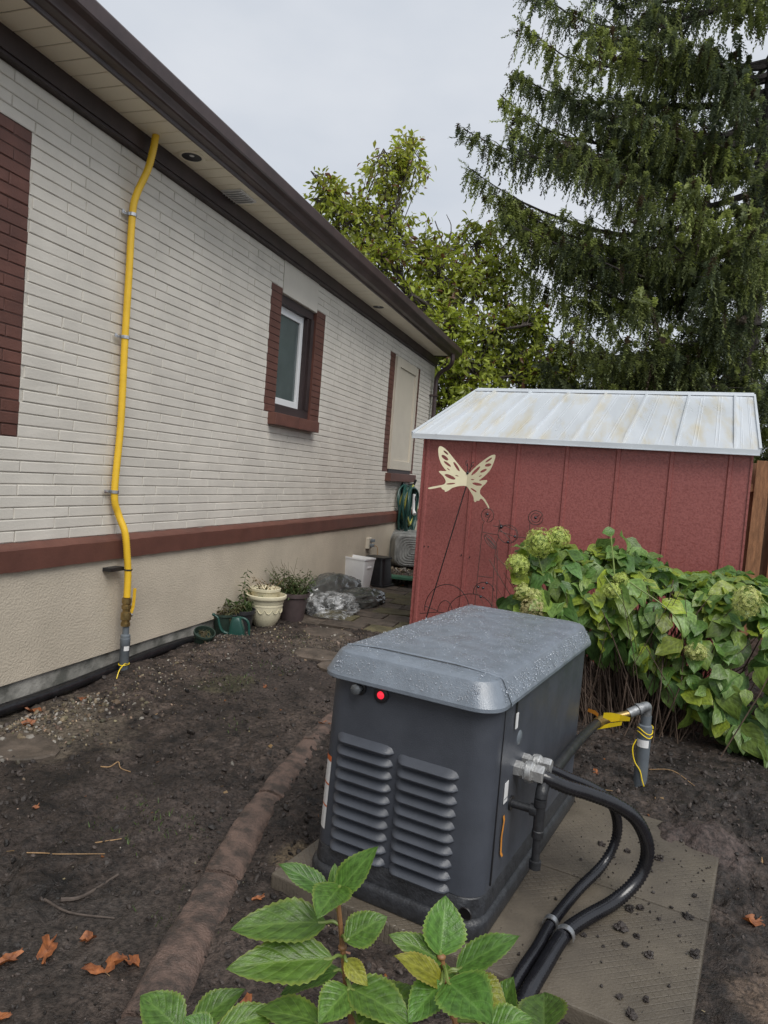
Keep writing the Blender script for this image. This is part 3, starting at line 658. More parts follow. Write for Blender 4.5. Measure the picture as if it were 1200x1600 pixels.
mb.add([(0, SD, -.02), (SL, SD, -.02), (SL, SD, SH), (0, SD, SH)], [(0, 1, 2, 3)])
mb.obj('side_walls', M_RED, shed)
for s_ in (-.012, SL - .004): MB().bb((s_, -.012, -.02), (s_ + .016, .03, SH - .002), 0, .003).obj('corner_trim', M_RED, shed)
# roof: standing ribs running up the slope
RX0, RX1, EY, EZ, RY, RZ = -.10, 2.765, -.06, 1.862, 1.762, 2.520
redge = [-.10, .115, .53, .954, 1.347, 1.759, 2.167, 2.587, 2.765]
M_ROOFS = mat('stained_white_roof_steel', (.57, .605, .64), .36, col2=(.545, .50, .385), scale=3.4, metal=.1, rvar=.1, stretch=(1.9, .30, .30), ramp=(.30, .52), bump=.1, bscale=14)
def roof_panel(a, b, back=False):
    V = []; F = []; prof_ = [(a, 0), (a + .0, .020), (a + .018, .020), (a + .022, .003)] if a > -.05 else [(a, 0)]
    w = b - a
    for q in (.30, .36, .68, .74):
        prof_ += [(a + w * q - .006, .0006), (a + w * q, .0036), (a + w * q + .006, .0006)]
    prof_ += [(b - .001, .0)]
    n = len(prof_)
    for j in range(9):
        t = j / 8; y = EY + (RY - EY) * t; z = EZ + (RZ - EZ) * t
        if back: y = 2 * RY - y
        d0 = .12 if j == 0 else 1
        for i, (x, d) in enumerate([(x, d * d0) for x, d in prof_]): V.append((x, y - d * .34 * (-1 if back else 1), z + d * .94 + .002 * math.sin(x * 7 + t * 9)))
    for j in range(8):
        for i in range(n - 1): F.append((j * n + i, j * n + i + 1, (j + 1) * n + i + 1, (j + 1) * n + i))
    return MB().add(V, F)
for a, b in zip(redge, redge[1:]): roof_panel(a, b).obj('roof_panel', M_ROOFS, shed)
mb = MB()
for a, b in zip(redge, redge[1:]):
    q = roof_panel(a, b, True); mb.add(q.v, q.f)
mb.obj('back_roof', M_ROOFM, shed)
mb = MB(); mb.bb((RX0 - .004, EY - .022, EZ - .042), (RX1 + .004, EY - .010, EZ + .001), 0, .002); mb.bb((RX0 - .004, EY - .030, EZ - .046), (RX1 + .004, EY + .012, EZ - .0425)); mb.obj('eave_trim', M_ROOFM, shed)
sl_ = math.atan2(RZ - EZ, RY - EY); Ls = math.hypot(RZ - EZ, RY - EY)
for x in (RX0 - .012, RX1 + .006):
    for s_ in (1, -1):
        MB().box((x, RY - s_ * (RY - EY) / 2, (EZ + RZ) / 2 - .006), (.018, Ls, .045), Matrix.Rotation(s_ * sl_, 3, 'X')).obj('verge_trim', M_ROOFM, shed)
mb = MB(); mb.loft([[Vector((x, RY - .06, RZ - .012)), Vector((x, RY - .055, RZ + .008)), Vector((x, RY, RZ + .030)), Vector((x, RY + .055, RZ + .008)), Vector((x, RY + .06, RZ - .012))] for x in (RX0, RX1)]); mb.obj('ridge_cap', M_ROOFM, shed)
sc = MB().lathe([(.0, -.004), (.006, -.003), (.007, 0)], 8, (0, 0, 0), Matrix.Rotation(R(90), 3, 'X').transposed()).mesh('screw', M_WIRE)
for (x, z) in [(.045, .82), (.075, .815), (.115, .815), (.445, .775), (.525, .765)]:
    o = meshobj('screw', sc, shed); o.location = (x, -.005, z)

# cedar fence right of the shed
fo = Vector((1.42, 8.45, 0)); fence = thing('wood_fence', 'brown cedar fence of upright boards with open gaps beside the red shed', 'fence', fo, SA)
bd = [MB().box((0, 0, .945), (.138 + .006 * q, .02, 1.93), None, 0, .003).mesh('board', M_WOODF) for q in range(3)]
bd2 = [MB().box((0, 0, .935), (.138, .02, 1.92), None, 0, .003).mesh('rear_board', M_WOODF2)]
for q in range(22):
    o = meshobj('board', random.choice(bd), fence); o.location = (.10 + .212 * q, -.05, random.uniform(-.01, .01)); o.rotation_euler = (0, R(random.uniform(-.4, .4)), 0)
    o = meshobj('board', bd2[0], fence); o.location = (-.005 + .212 * q, .05, random.uniform(-.01, .01)); o['label'] = 'rear board seen through the gap'
rl = MB().box((2.3, 0, 0), (4.8, .075, .085), None, 0, .003).mesh('rail', M_WOODF)
for z in (.55, 1.62): o = meshobj('rail', rl, fence); o.location = (0, 0, z)

# ================================================================== gas line on the house wall
gl = wthing('gas_line', 'yellow corrugated gas tube running up the cream wall from a brass valve', 'gas pipe', (-2.96, 3.81, 0))
path = resample(catmull([(-2.965, 3.828, 3.515), (-2.97, 3.812, 3.40), (-2.985, 3.79, 3.27), (-3.03, 3.752, 3.10), (-3.043, 3.742, 2.97), (-3.043, 3.742, 2.63), (-3.043, 3.739, 2.2), (-3.043, 3.744, 1.66), (-3.043, 3.722, 1.21), (-3.03, 3.752, 1.07), (-2.985, 3.772, .95), (-2.972, 3.79, .80), (-2.965, 3.800, .68), (-2.962, 3.80, .515)], 10), .0075)
mb = MB(); mb.tube(path, [.0238 - (.0030 if k % 2 == 0 else 0) for k in range(len(path))], 14); mb.obj('yellow_tube', M_YELLOW, gl, True, 60)
mb = MB(); mb.lathe([(.045, 3.5035), (.045, 3.506)], 16, (-2.965, 3.83, 0)); mb.obj('escutcheon', M_SOFFIT, gl)
def clampmesh(z, y, x=-3.043):
    mb = MB(); mb.lathe([(.0255, -.010), (.028, -.010), (.028, .010), (.0255, .010)], 16, (x, y, z))
    mb.bb((-3.064, y - .075, z - .012), (-3.058, y - .02, z + .012), 0, .002); mb.ball((-3.056, y - .055, z), .006); return mb
for z, y in ((2.975, 3.742), (2.203, 3.739), (1.211, 3.722)): clampmesh(z, y).obj('pipe_clamp', M_ZINC, gl, True)
mb = MB(); mb.bb((-3.052, 3.66, .698), (-2.99, 3.79, .722)); mb.lathe([(.0245, .7), (.0275, .7), (.0275, .708), (.0245, .708)], 14, (-2.965, 3.80, 0)); mb.obj('black_bracket', M_BLACKP, gl)
mb = MB(); c = (-2.962, 3.80, 0)
mb.lathe([(.026, .515), (.031, .515), (.031, .482), (.026, .478), (.026, .470), (.031, .467), (.031, .445), (.024, .44), (.024, .425), (.032, .42), (.034, .40), (.032, .372), (.026, .366), (.026, .355), (.030, .353), (.030, .33), (.022, .328)], 12, c); mb.tube([(-2.962, 3.82, .395), (-2.962, 3.845, .395)], .012, 8)
va = mb.obj('brass_valve', M_BRASS, gl, True, 30)
mb = MB(); mb.ball((-2.962, 3.852, .395), .014, 0, 2); mb.obj('stem_nut', M_ZINC, va, True)
mb = MB(); mb.loft([[Vector((x, y + q, z)) for x, q in ((-2.972, -.003), (-2.952, -.003), (-2.952, .003), (-2.972, .003))] for y, z in ((3.850, .405), (3.866, .44), (3.872, .475), (3.876, .57))]); mb.obj('handle', M_YELLOW, va)
mb = MB(); c = (-2.960, 3.805, 0); mb.lathe([(.021, .335), (.021, .275), (.030, .27), (.032, .262), (.030, .25), (.033, .247), (.033, .20), (.0305, .197), (.0305, -.12)], 18, c); ri = mb.obj('riser', M_GREYPVC, gl, True, 40)
mb = MB(); mb.lathe([(.0312, .165), (.0316, .165), (.0316, .20), (.0312, .20)], 18, c); V = [v for v in mb.v]
lab = MB(); rr = .0322
for k in range(7):
    t = R(-62 + 11 * k)
    for z in (.168, .212): lab.v.append((c[0] + rr * math.cos(t), c[1] + rr * math.sin(t), z))
lab.f = [(2 * k, 2 * k + 2, 2 * k + 3, 2 * k + 1) for k in range(6)]; lab.mi = [0] * 6; lab.obj('sticker', M_LABEL, ri)
mb = MB(); loop = [(c[0] + .0335 * math.cos(t), c[1] + .0335 * math.sin(t), .075 + .004 * math.sin(t)) for t in [k * math.pi / 8 for k in range(17)]]
mb.tube(loop, .0032, 6); mb.tube(catmull([loop[0], (-2.92, 3.76, .09), (-2.91, 3.70, .065), (-2.90, 3.665, .02)], 5), .0032, 6); mb.obj('tracer_wire', M_TAG, gl, True)
# drain hose along the footing
mb = MB(); pth = resample(catmull([(-3.02, 1.0, .035), (-3.015, 2.2, .033), (-3.01, 2.85, .032), (-3.01, 3.3, .030), (-3.02, 3.78, .04), (-3.03, 4.2, .05), (-3.035, 4.6, .045), (-3.04, 5.0, .01)], 12), .012)
mb.tube(pth, [.035 - (.003 if k % 2 else 0) for k in range(len(pth))], 12); o = mb.obj('drain_hose', M_DRAIN, None, True, 70); tag(o, 'long black ribbed drain pipe lying against the foot of the house wall', 'drain pipe')

# ================================================================== pots, bags and bins along the wall
def sprig(mb, p, h, seed, lean=.3, leaves=14, ll=.05, mi=(0, 1), w=.2):
    rs = random.Random(seed); a = rs.uniform(0, 6.28); d = Vector((math.cos(a) * lean, math.sin(a) * lean, 1)).normalized()
    pts_ = [Vector(p) + d * h * t + Vector((math.cos(a), math.sin(a), 0)) * lean * h * t * t * .5 for t in (0, .33, .66, 1)]
    mb.tube(pts_, [.003, .0026, .002, .001], 5, mi[0])
    for k in range(leaves):
        t = .12 + .88 * k / leaves; q = pts_[0].lerp(pts_[3], t); b = a + 2.4 * k + rs.uniform(-.4, .4); L = ll * (1.15 - .5 * t) * rs.uniform(.7, 1.2)
        dd = Vector((math.cos(b), math.sin(b), rs.uniform(-.5, .5))).normalized(); s_ = dd.cross(Vector((0, 0, 1))).normalized() * L * w; up = Vector((0, 0, 1))
        dr = -L * rs.uniform(.1, .5) * up
        mb.add([q, q + dd * L * .5 + s_ + up * L * .04, q + dd * L + dr, q + dd * L * .5 - s_ + up * L * .04], [(0, 1, 2), (0, 2, 3)], mi[1])
M_PLANT = mat('wilted_pot_foliage', (.085, .105, .035), .6, col2=(.085, .055, .03), scale=22, trans=.2)
M_PLANT2 = mat('green_pot_foliage', (.075, .115, .035), .55, var=.4, scale=22, trans=.2)
M_EARTH = mat('pot_soil', (.035, .026, .02), .9, var=.5, scale=60, bump=.8, bscale=60)
def pot(name, label, loc, prof, mt, tilt=None):
    o = thing(name, label, 'pot', loc, 0, 'pots by the house wall')
    if tilt: o.rotation_euler = tilt
    mb = MB(); mb.lathe(prof, 32); mb.obj('body', mt, o, True, 35); return o
# 1 small tipped nursery pot
z = gz1(-3.0, 4.70)
p1 = pot('plant_pot', 'small green nursery pot sunk tilted in the soil mound', (-2.93, 4.68, z - .035), [(.055, 0), (.078, .13), (.084, .132), (.084, .15), (.076, .15), (.07, .10), (.0, .095)], M_GREENN, (R(14), R(18), 0))
mb = MB()
for k in range(22): sprig(mb, (random.uniform(-.05, .05), random.uniform(-.05, .05), .095), .045, k, .8, 3, .03)
mb.obj('foliage', [M_PLANT, M_PLANT], p1)
# 2 black pot
z = gz1(-2.97, 5.30)
p2 = pot('plant_pot', 'black pot with a tall drooping leafy plant behind the watering can', (-2.98, 5.33, z - .05), [(.095, 0), (.128, .20), (.140, .205), (.142, .235), (.134, .237), (.126, .20), (.0, .195)], M_POTK)
mb = MB()
for k in range(11): sprig(mb, (random.uniform(-.07, .07), random.uniform(-.07, .07), .19), random.uniform(.10, .22), k + 5, .75, 16, .085, w=.13)
for k in range(3): sprig(mb, (-.02 + .02 * k, .01, .19), (.40, .30, .26)[k], k + 55, .10, 22, .07, w=.13)
mb.obj('foliage', [M_PLANT2, M_PLANT2], p2)
MB().lathe([(.126, .196), (.0, .202)], 24).obj('soil', M_EARTH, p2)
# 3 pot hidden behind the can
p3 = pot('plant_pot', 'dark green pot with a short wilting plant close to the wall', (-3.00, 5.12, .02), [(.07, 0), (.095, .15), (.102, .152), (.102, .172), (.094, .172), (.085, .13), (0, .125)], M_GREENN)
mb = MB()
for k in range(10): sprig(mb, (random.uniform(-.06, .06), random.uniform(-.06, .06), .125), random.uniform(.10, .20), k + 85, .6, 11, .065, w=.15)
mb.obj('foliage', [M_PLANT, M_PLANT], p3)
# 4 cream urn with a second pot inside
z = gz1(-2.88, 5.56)
p4 = pot('plant_pot', 'round cream urn with moulded rim holding a second cream pot', (-2.87, 5.60, z - .012), [(.085, 0), (.09, .012), (.10, .02), (.135, .09), (.150, .16), (.153, .195), (.156, .198), (.154, .215), (.158, .222), (.163, .255), (.180, .262), (.186, .275), (.184, .292), (.170, .296), (.160, .27), (.15, .24), (.0, .235)], M_POTC)
mb = MB(); mb.lathe([(.10, .22), (.132, .318), (.140, .322), (.142, .345), (.134, .348), (.124, .31), (.0, .305)], 28, (-.03, .03, 0)); mb.obj('inner_pot', M_POTC, p4, True, 35)
mb = MB()
for k in range(14):     # moulded garland on the belly
    t = 2 * math.pi * k / 14
    a_ = [(.152 * math.cos(t + q * .22), .152 * math.sin(t + q * .22), .175 - .035 * (1 - (q) ** 2)) for q in (-1, -.6, -.2, .2, .6, 1)]
    mb.tube(a_, .0032, 5)
mb.obj('garland', M_POTC, p4, True)
mb = MB()
for k in range(9): sprig(mb, (-.03 + random.uniform(-.07, .07), .03 + random.uniform(-.07, .07), .30), random.uniform(.06, .18), k + 25, .5, 8, .045, w=.2)
mb.obj('foliage', [M_STRAW, M_PLANT], p4)
MB().lathe([(.124, .306), (.0, .312)], 24, (-.03, .03, 0)).obj('soil', M_EARTH, p4)
# 5 brown pot
p5 = pot('plant_pot', 'brown plastic pot with a bushy half dead plant beside the plastic bags', (-2.80, 6.02, -.005), [(.108, 0), (.11, .01), (.142, .235), (.158, .24), (.160, .275), (.150, .278), (.140, .24), (.0, .235)], M_POTB)
mb = MB()
for k in range(46): sprig(mb, (random.uniform(-.11, .11), random.uniform(-.11, .11), .24), random.uniform(.08, .30), k + 125, .55, 12, .055, (0, 1), .2)
for k in range(14): sprig(mb, (random.uniform(-.11, .11), random.uniform(-.11, .11), .24), random.uniform(.2, .38), k + 225, .35, 3, .04, (0, 0), .12)
mb.obj('foliage', [M_PLANT, M_PLANT2], p5)
MB().lathe([(.142, .24), (.0, .25)], 24).obj('soil', M_EARTH, p5)
# watering can
wc_scale = .84
wc = thing('watering_can', 'green plastic watering can standing between the pots and the soil mound', 'watering can', (-2.80, 5.00, gz1(-2.80, 5.00) - .03), R(18))
mb = MB()
mb.loft([rrect(-.085 * a, .075 * b, -.062 * c, .062 * c, .03 * c, z) for a, b, c, z in ((1, 1, 1, 0), (1.02, 1.02, 1.03, .02), (.95, .80, .95, .10), (.80, .48, .85, .17), (.66, .30, .74, .205), (.5, .2, .6, .212))])
mb.obj('body', M_GREENP, wc, True, 40)
MB().lathe([(.020, .205), (.024, .222), (.020, .223), (.0, .210)], 16, (-.035, 0, 0)).obj('filler_rim', M_BLACKP, wc)
mb = MB(); mb.tube(catmull([(-.01, 0, .195), (.05, 0, .200), (.095, 0, .165), (.11, 0, .09), (.105, 0, .03), (.06, 0, .02)], 6), [.013] * 31, 9); mb.obj('handle', M_GREENP, wc, True)
mb = MB(); pth = catmull([(-.07, 0, .03), (-.15, 0, .06), (-.185, 0, .13), (-.20, 0, .185), (-.245, 0, .215)], 6); mb.tube(pth, [.018 - .010 * k / (len(pth) - 1) for k in range(len(pth))], 9); mb.ball(pth[-1], .016, 0, 2); mb.obj('spout', M_GREENP, wc, True)
wc.scale = (wc_scale,) * 3
# bags
def lump(name, label, c, r, mt, seed, cat, amp=.28, rz=0, sub=5, frac=3.0):
    bm = bmesh.new(); bmesh.ops.create_icosphere(bm, subdivisions=sub, radius=1); V = np.array([v.co[:] for v in bm.verts]); bm.verts.index_update(); F = np.array([[v.index for v in f.verts] for f in bm.faces]); bm.free()
    d = fbm(V * frac * .55, 3, seed) * .45 + (.5 - np.abs(fbm(V * frac, 4, seed + 4, .6))) * .75
    V = V * (1 + amp * d)[:, None] * np.array(r)[None]; V[:, 2] = np.maximum(V[:, 2], -.35 * r[2] + .01 * noise3(V * 30, seed))
    V[:, 2] += .35 * r[2]; cz, sz_ = math.cos(rz), math.sin(rz)
    V = np.stack([V[:, 0] * cz - V[:, 1] * sz_, V[:, 0] * sz_ + V[:, 1] * cz, V[:, 2]], 1)
    o = meshobj(name, fast_mesh(name, V, F, mt, smooth=True)); o.location = c; return tag(o, label, cat)
lump('plastic_bag', 'dark grey filled plastic sack lying highest beside the white bin', (-2.83, 7.08, .0), (.20, .60, .23), M_BAG, 3, 'bag', .26, R(-5), 5, 1.9)
lump('plastic_bag', 'dark grey flattened plastic sack spilling onto the patio in front of the other sack', (-2.56, 7.12, .0), (.19, .44, .13), M_BAG, 12, 'bag', .30, R(-18), 5, 2.0)
lump('plastic_sheet', 'crumpled clear plastic sheet draped over the grey sacks near the brown pot', (-2.62, 6.55, .005), (.25, .34, .14), M_CLEAR, 27, 'plastic sheet', .50, R(15), 5, 3.0)
# white bin and black bin
wb = thing('bin', 'narrow white plastic bin standing on the patio behind the grey sacks', 'bin', (-2.93, 8.10, .005), R(-14))
mb = MB()
mb.loft([rrect(-a, a, -b, b, .02, z, 3) for a, b, z in ((.155, .085, 0), (.158, .088, .01), (.196, .121, .39), (.203, .127, .392), (.203, .127, .41), (.197, .121, .41), (.188, .113, .36), (.15, .08, .02))], 0, True, True)
mb.obj('body', M_WBIN, wb, True, 30)
MB().bb((.176, -.045, .285), (.192, .045, .31), 0, .005).obj('grip', M_WBIN, wb)
bb_ = thing('bin', 'black plastic sump bin half hidden behind the white bin', 'bin', (-2.82, 8.62, .0), R(-12))
MB().loft([rrect(-a, a, -b, b, .05, z, 4) for a, b, z in ((.19, .17, 0), (.19, .17, .03), (.165, .145, .032), (.135, .115, .36), (.15, .13, .362), (.15, .13, .385))]).obj('body', M_BLACKP, bb_, True, 30)
pl = wthing('power_cord', 'grey power plug with its cord hanging down from the wall outlet', 'power cord', (-3.0, 8.8, .1))
MB().bb((-3.009, 8.775, .545), (-2.955, 8.83, .585), 0, .01).bb((-3.009, 8.765, .48), (-2.955, 8.825, .52), 0, .01).obj('plug', M_GREYPVC, pl)
MB().tube(catmull([(-2.955, 8.795, .50), (-2.92, 8.80, .49), (-2.905, 8.80, .44), (-2.90, 8.79, .30), (-2.87, 8.76, .37), (-2.86, 8.72, .30)][:4], 6), .006, 6).obj('cord', M_STRAW, pl, True)
# hose on its hanger
hs = wthing('garden_hose', 'coiled green garden hose with a yellow stripe hung on a wall hanger', 'hose', (-3.0, 10.2, 0))
MB().bb((-3.075, 10.20, 1.26), (-2.92, 10.42, 1.32), 0, .01).tube([(-3.07, 10.42, 1.30), (-2.93, 10.44, 1.35), (-2.91, 10.45, 1.42)], .02, 8).bb((-3.078, 10.25, 1.05), (-3.055, 10.37, 1.36)).obj('hanger', M_BLACKP, hs)
rs = random.Random(4)
for k in range(13):
    yc = 10.22 + rs.uniform(-.05, .06); w = rs.uniform(.16, .44); top = 1.30 + rs.uniform(-.02, .03); bot = rs.uniform(.34, .78); x = -3.03 + .014 * k
    loop = [(x + .02 * math.sin(3 * t + k), yc + w * math.sin(t) * (.85 + .15 * math.cos(t)), (top + bot) / 2 + (top - bot) / 2 * math.cos(t)) for t in [q * 2 * math.pi / 28 for q in range(29)]]
    MB().tube(loop, .017, 8).obj('hose_loop', M_HOSEY if k in (3, 9) else M_HOSE, hs, True)
nzl = MB().tube([(-2.83, 10.13, 1.20), (-2.83, 10.14, 1.02), (-2.825, 10.14, .96), (-2.79, 10.09, .90)], [.022, .024, .02, .03], 9).obj('spray_nozzle', M_LABEL, hs, True)
MB().tube([(-2.815, 10.13, 1.17), (-2.79, 10.12, 1.10)], .012, 6).obj('trigger', M_BLACKP, nzl, True)
# zinc tub on its side
tb = thing('wash_tub', 'weathered galvanised wash tub tipped on its side with ringed base', 'tub', (-2.74, 9.85, .375), 0)
_az = -Vector((.42, -.90, .06)).normalized(); _ax = Vector((0, 0, 1)).cross(_az).normalized(); _ay = _az.cross(_ax); rot = Matrix((_ax, _ay, _az)).transposed()
mb = MB(); rings = []
for s_, z in ((.335, .33), (.345, .335), (.345, .315), (.30, .10), (.305, .09), (.295, .08), (.27, -.20), (.255, -.215)): rings.append([rot @ p for p in rrect(-s_, s_, -s_ * .86, s_ * .86, .13, z, 6)])
mb.loft(rings, 0, False, True); mb.obj('tub_wall', M_TUB, tb, True, 35)
for k in range(6):
    q = .235 - .038 * k
    ring = [rot @ p for p in rrect(-q, q, -q * .86, q * .86, q * .55, -.218, 6)]; MB().tube(ring + [ring[0]], .006, 6, 0, False).obj('base_ring', M_ZINC if False else M_TUB, tb, True)
# green cover, dark timber rack
o = MB().loft([rrect(-.21, .21, -.16, .16, .05, z, 5) for z in (0, .02)]).loft([rrect(-.19, .19, -.14, .14, .04, z, 5) for z in (.0201, .028)]).obj('access_cover', M_MAT); o.location = (-2.62, 9.05, .068); o.rotation_euler = (R(-2), 0, R(8)); tag(o, 'flat green plastic cover lying on the gravel below the zinc tub', 'cover')
rk = thing('timber_rack', 'dark weathered timber rack half hidden behind the red shed corner', 'rack', (-2.55, 11.3, 0))
for z, a in ((1.22, 0), (.62, 0), (.98, 0)): MB().box((0, 0, z), (.5, .10, .07), None, 0, .005).obj('rail', M_DARKW, rk)
for x in (-.12, .2): MB().box((x, .09, .66), (.08, .07, 1.32), None, 0, .005).obj('post', M_DARKW, rk)

# ================================================================== generator on its slab pad
GP = Vector((-.262, 2.025, 0)); GA = R(-11)
GM = Matrix.Translation(GP) @ Matrix.Rotation(GA, 4, 'Z')
def gw(p): return GM @ Vector(p)
pad = thing('slab_pad', None, None, GP, GA); tag(pad, kind='structure')
M_SLAB = mat('wet_patio_slab', (.140, .118, .090), .52, col2=(.068, .057, .045), scale=3.2, bump=.5, bscale=120, rvar=.18, bdist=.004)
# diamond grid pressed into the slab face
nt_ = M_SLAB.node_tree; bs = nt_.nodes['Principled BSDF']; old = bs.inputs['Normal'].links[0].from_node
tco = nt_.nodes.new('ShaderNodeTexCoord'); mpp = nt_.nodes.new('ShaderNodeMapping'); mpp.inputs['Rotation'].default_value = (0, 0, R(45)); mpp.inputs['Scale'].default_value = (46, 46, 0)
nt_.links.new(tco.outputs['Object'], mpp.inputs[0]); sx_ = nt_.nodes.new('ShaderNodeSeparateXYZ'); nt_.links.new(mpp.outputs[0], sx_.inputs[0])
def mth_(op, a, b_=None):
    q = nt_.nodes.new('ShaderNodeMath'); q.operation = op
    for i, v in enumerate((a, b_)):
        if v is None: continue
        if isinstance(v, (int, float)): q.inputs[i].default_value = v
        else: nt_.links.new(v, q.inputs[i])
    return q.outputs[0]
gx_ = [mth_('ABSOLUTE', mth_('SUBTRACT', mth_('FRACT', sx_.outputs[i]), .5)) for i in (0, 1)]
gd = mth_('MINIMUM', mth_('MINIMUM', gx_[0], gx_[1]), .12)
wearn = nt_.nodes.new('ShaderNodeTexNoise'); wearn.inputs['Scale'].default_value = 4.5; nt_.links.new(tco.outputs['Object'], wearn.inputs['Vector'])
wmr = nt_.nodes.new('ShaderNodeMapRange'); wmr.inputs[1].default_value = .42; wmr.inputs[2].default_value = .62; wmr.inputs[3].default_value = 1; wmr.inputs[4].default_value = .1; nt_.links.new(wearn.outputs[0], wmr.inputs[0])
b2 = nt_.nodes.new('ShaderNodeBump'); b2.inputs['Distance'].default_value = .012; nt_.links.new(mth_('MULTIPLY', wmr.outputs[0], .9), b2.inputs['Strength'])
nt_.links.new(gd, b2.inputs['Height']); nt_.links.new(old.outputs[0], b2.inputs['Normal']); nt_.links.new(b2.outputs[0], bs.inputs['Normal'])
for (x0, x1, y0, y1) in [(-.729, -.083, -.052, .598), (-.080, .594, -.058, .582), (-.729, -.083, .602, 1.26), (-.080, .594, .586, 1.25)]:
    mb = MB(); mb.bb((x0, y0, -.03), (x1, y1, .060 + random.uniform(-.003, .001)), 0, .007); mb.v = [(x + .004 * math.sin(y * 31), y + .004 * math.sin(x * 27), z) for x, y, z in mb.v]; mb.obj('slab', M_SLAB, pad)
gen = thing('standby_generator', 'dark grey standby generator with louvred front and wet grey lid on the slab pad', 'generator', (GP.x, GP.y, .062), GA)
GZ = -.062      # parts modelled with z from the ground
mb = MB(); mb.loft([rrect(-.640 + i, .006 - i, -.006 + i, 1.236 - i, .085, z + GZ, 8) for i, z in ((.004, .0622), (0, .068), (0, .108), (.004, .118), (.012, .124), (.016, .1245))])
mb.obj('base_tray', M_BASE, gen, True, 50)
MB().loft([rrect(-.628 + i, -.008 - i, .008 + i, 1.224 - i, .078, z + GZ, 8) for i, z in ((0, .124), (.003, .182), (.006, .186))]).obj('plinth', M_BASE, gen, True, 40)
def body_ring(t, n=8, grow=0):
    z = .188 + (.79 - .188) * t; a = .624 - .018 * t + grow; return rrect(-a, -.012 + .004 * t + grow, .014 + .004 * t - grow, 1.22 + grow, .075, z + GZ, n)
MB().loft([body_ring(t) for t in np.linspace(0, 1, 6)]).obj('housing', M_GEN, gen, True, 40)
# access panel edges on the right side
mb = MB(); mb.bb((-.0125, .105, .20 + GZ), (-.0065, .109, .775 + GZ)); mb.obj('panel_seam', M_BLACKP, gen)
# lid: chamfered skirt and gently crowned top with a cross groove
def lid_ring(i, z, n=8): return rrect(-.628 + i, .008 - i, -.018 + i, 1.262 - i, .085 - min(i, .02) * .6, z + GZ, n)
mb = MB(); mb.loft([lid_ring(i, z) for i, z in ((.012, .772), (.003, .770), (0, .773), (0, .784), (.004, .792), (.030, .846), (.035, .853), (.043, .857), (.09, .862), (.15, .867), (.20, .870))], 0, True, True)
lid = mb.obj('lid', M_LID, gen, True, 24)
mb = MB(); q = .105; xs_ = [(.0125, .775), (.0125, .784), (.0085, .792), (-.0175, .846), (-.0225, .8533), (-.031, .8577), (-.078, .8627), (-.138, .8677), (-.188, .8707), (-.44, .8707), (-.49, .8677), (-.55, .8627), (-.59, .8577)]
V = []
for x, z in xs_: V += [(x, q + .0000 - .006, z + GZ - .001), (x, q, z + GZ + .0016), (x, q + .006, z + GZ - .001)]
F = [(3 * k + j, 3 * k + j + 1, 3 * k + j + 4, 3 * k + j + 3) for k in range(len(xs_) - 1) for j in (0, 1)]
MB().add(V, F).obj('lid_crease', M_LID, lid, True)
# rain droplets standing on the lid
M_DROP = mat('rain_water', (.80, .84, .90), .04, var=.02, spec=.9); M_DROP.node_tree.nodes['Principled BSDF'].inputs['Transmission Weight'].default_value = .75; M_DROP.node_tree.nodes['Principled BSDF'].inputs['IOR'].default_value = 1.33
rsd = np.random.RandomState(77); nd = 5200; dp, dn_ = [], []
for q in range(nd):
    if q < 3400:
        x, y = rsd.uniform(-.59, -.035), rsd.uniform(.03, 1.21); e = min(x + .64, .012 - x, y + .018, 1.262 - y); z = float(np.interp(e, [.043, .09, .15, .20], [.857, .862, .867, .870])); dp.append((x, y, z + GZ)); dn_.append((0, 0, 1))
    else:
        t = rsd.uniform(0, 1); i = .004 + .026 * t; z = .792 + .054 * t
        if rsd.uniform() < .45: dp.append((rsd.uniform(-.57, -.06), -.018 + i, z + GZ)); dn_.append((0, -.9, .43))
        else: dp.append((.012 - i, rsd.uniform(.06, 1.18), z + GZ)); dn_.append((.9, 0, .43))
dp, dn_ = np.array(dp), np.array(dn_); sz = np.clip(.0014 * np.exp(rsd.normal(0, .45, nd)), .0007, .0042); a1 = np.cross(dn_, np.array([.31, .22, .92])); a1 /= np.linalg.norm(a1, axis=1)[:, None]; a2 = np.cross(dn_, a1)
tV, tF = ico(1, 2, .02); V, F, T, _ = scatter(tV, tF, dp, a1 * sz[:, None], a2 * sz[:, None], dn_ * sz[:, None] * .55); o = meshobj('water_droplets', fast_mesh('water_droplets', V, F, M_DROP, smooth=True), lid); tag(o, kind='stuff')
# louvres
def louvre():
    V = []; F = []; nx_ = 16; pr = [(.0, .020), (.006, .012), (.012, .003), (.018, -.006), (.0215, -.012), (.021, -.016), (.014, -.0185), (.0, -.0185)]
    for i in range(nx_ + 1):
        t = i / nx_; x = -.110 + .220 * t
        f = 1.35 * min(1, (t / .12)) ** .5 * (min(1, (1 - t) / .15) ** .5); lift = .010 * (1 - t) * 0
        dz = -.010 * max(0, (t - .80) / .20) ** 2 + .004 * max(0, (.2 - t) / .2)
        for y, z in pr: V.append((x, .003 - y * f, .74 * z * (.35 + .65 * min(1, f)) + dz * .5))
    m_ = len(pr)
    for i in range(nx_):
        for j in range(m_ - 1): F.append((i * m_ + j, i * m_ + j + 1, (i + 1) * m_ + j + 1, (i + 1) * m_ + j))
    return MB().add(V, F).mesh('louvre', M_GEN, True, 50)
lm = louvre()
for xc, z0, z1 in ((-.441, .572, .205), (-.213, .556, .200)):
    for k in range(10):
        z = z0 + (z1 - z0) * k / 9; o = meshobj('louvre', lm, gen); o.location = (xc - .004 * k / 9 * (1 if xc < -.3 else -1) * 0, .015 + .004 * (z - .188) / .6, z + GZ)
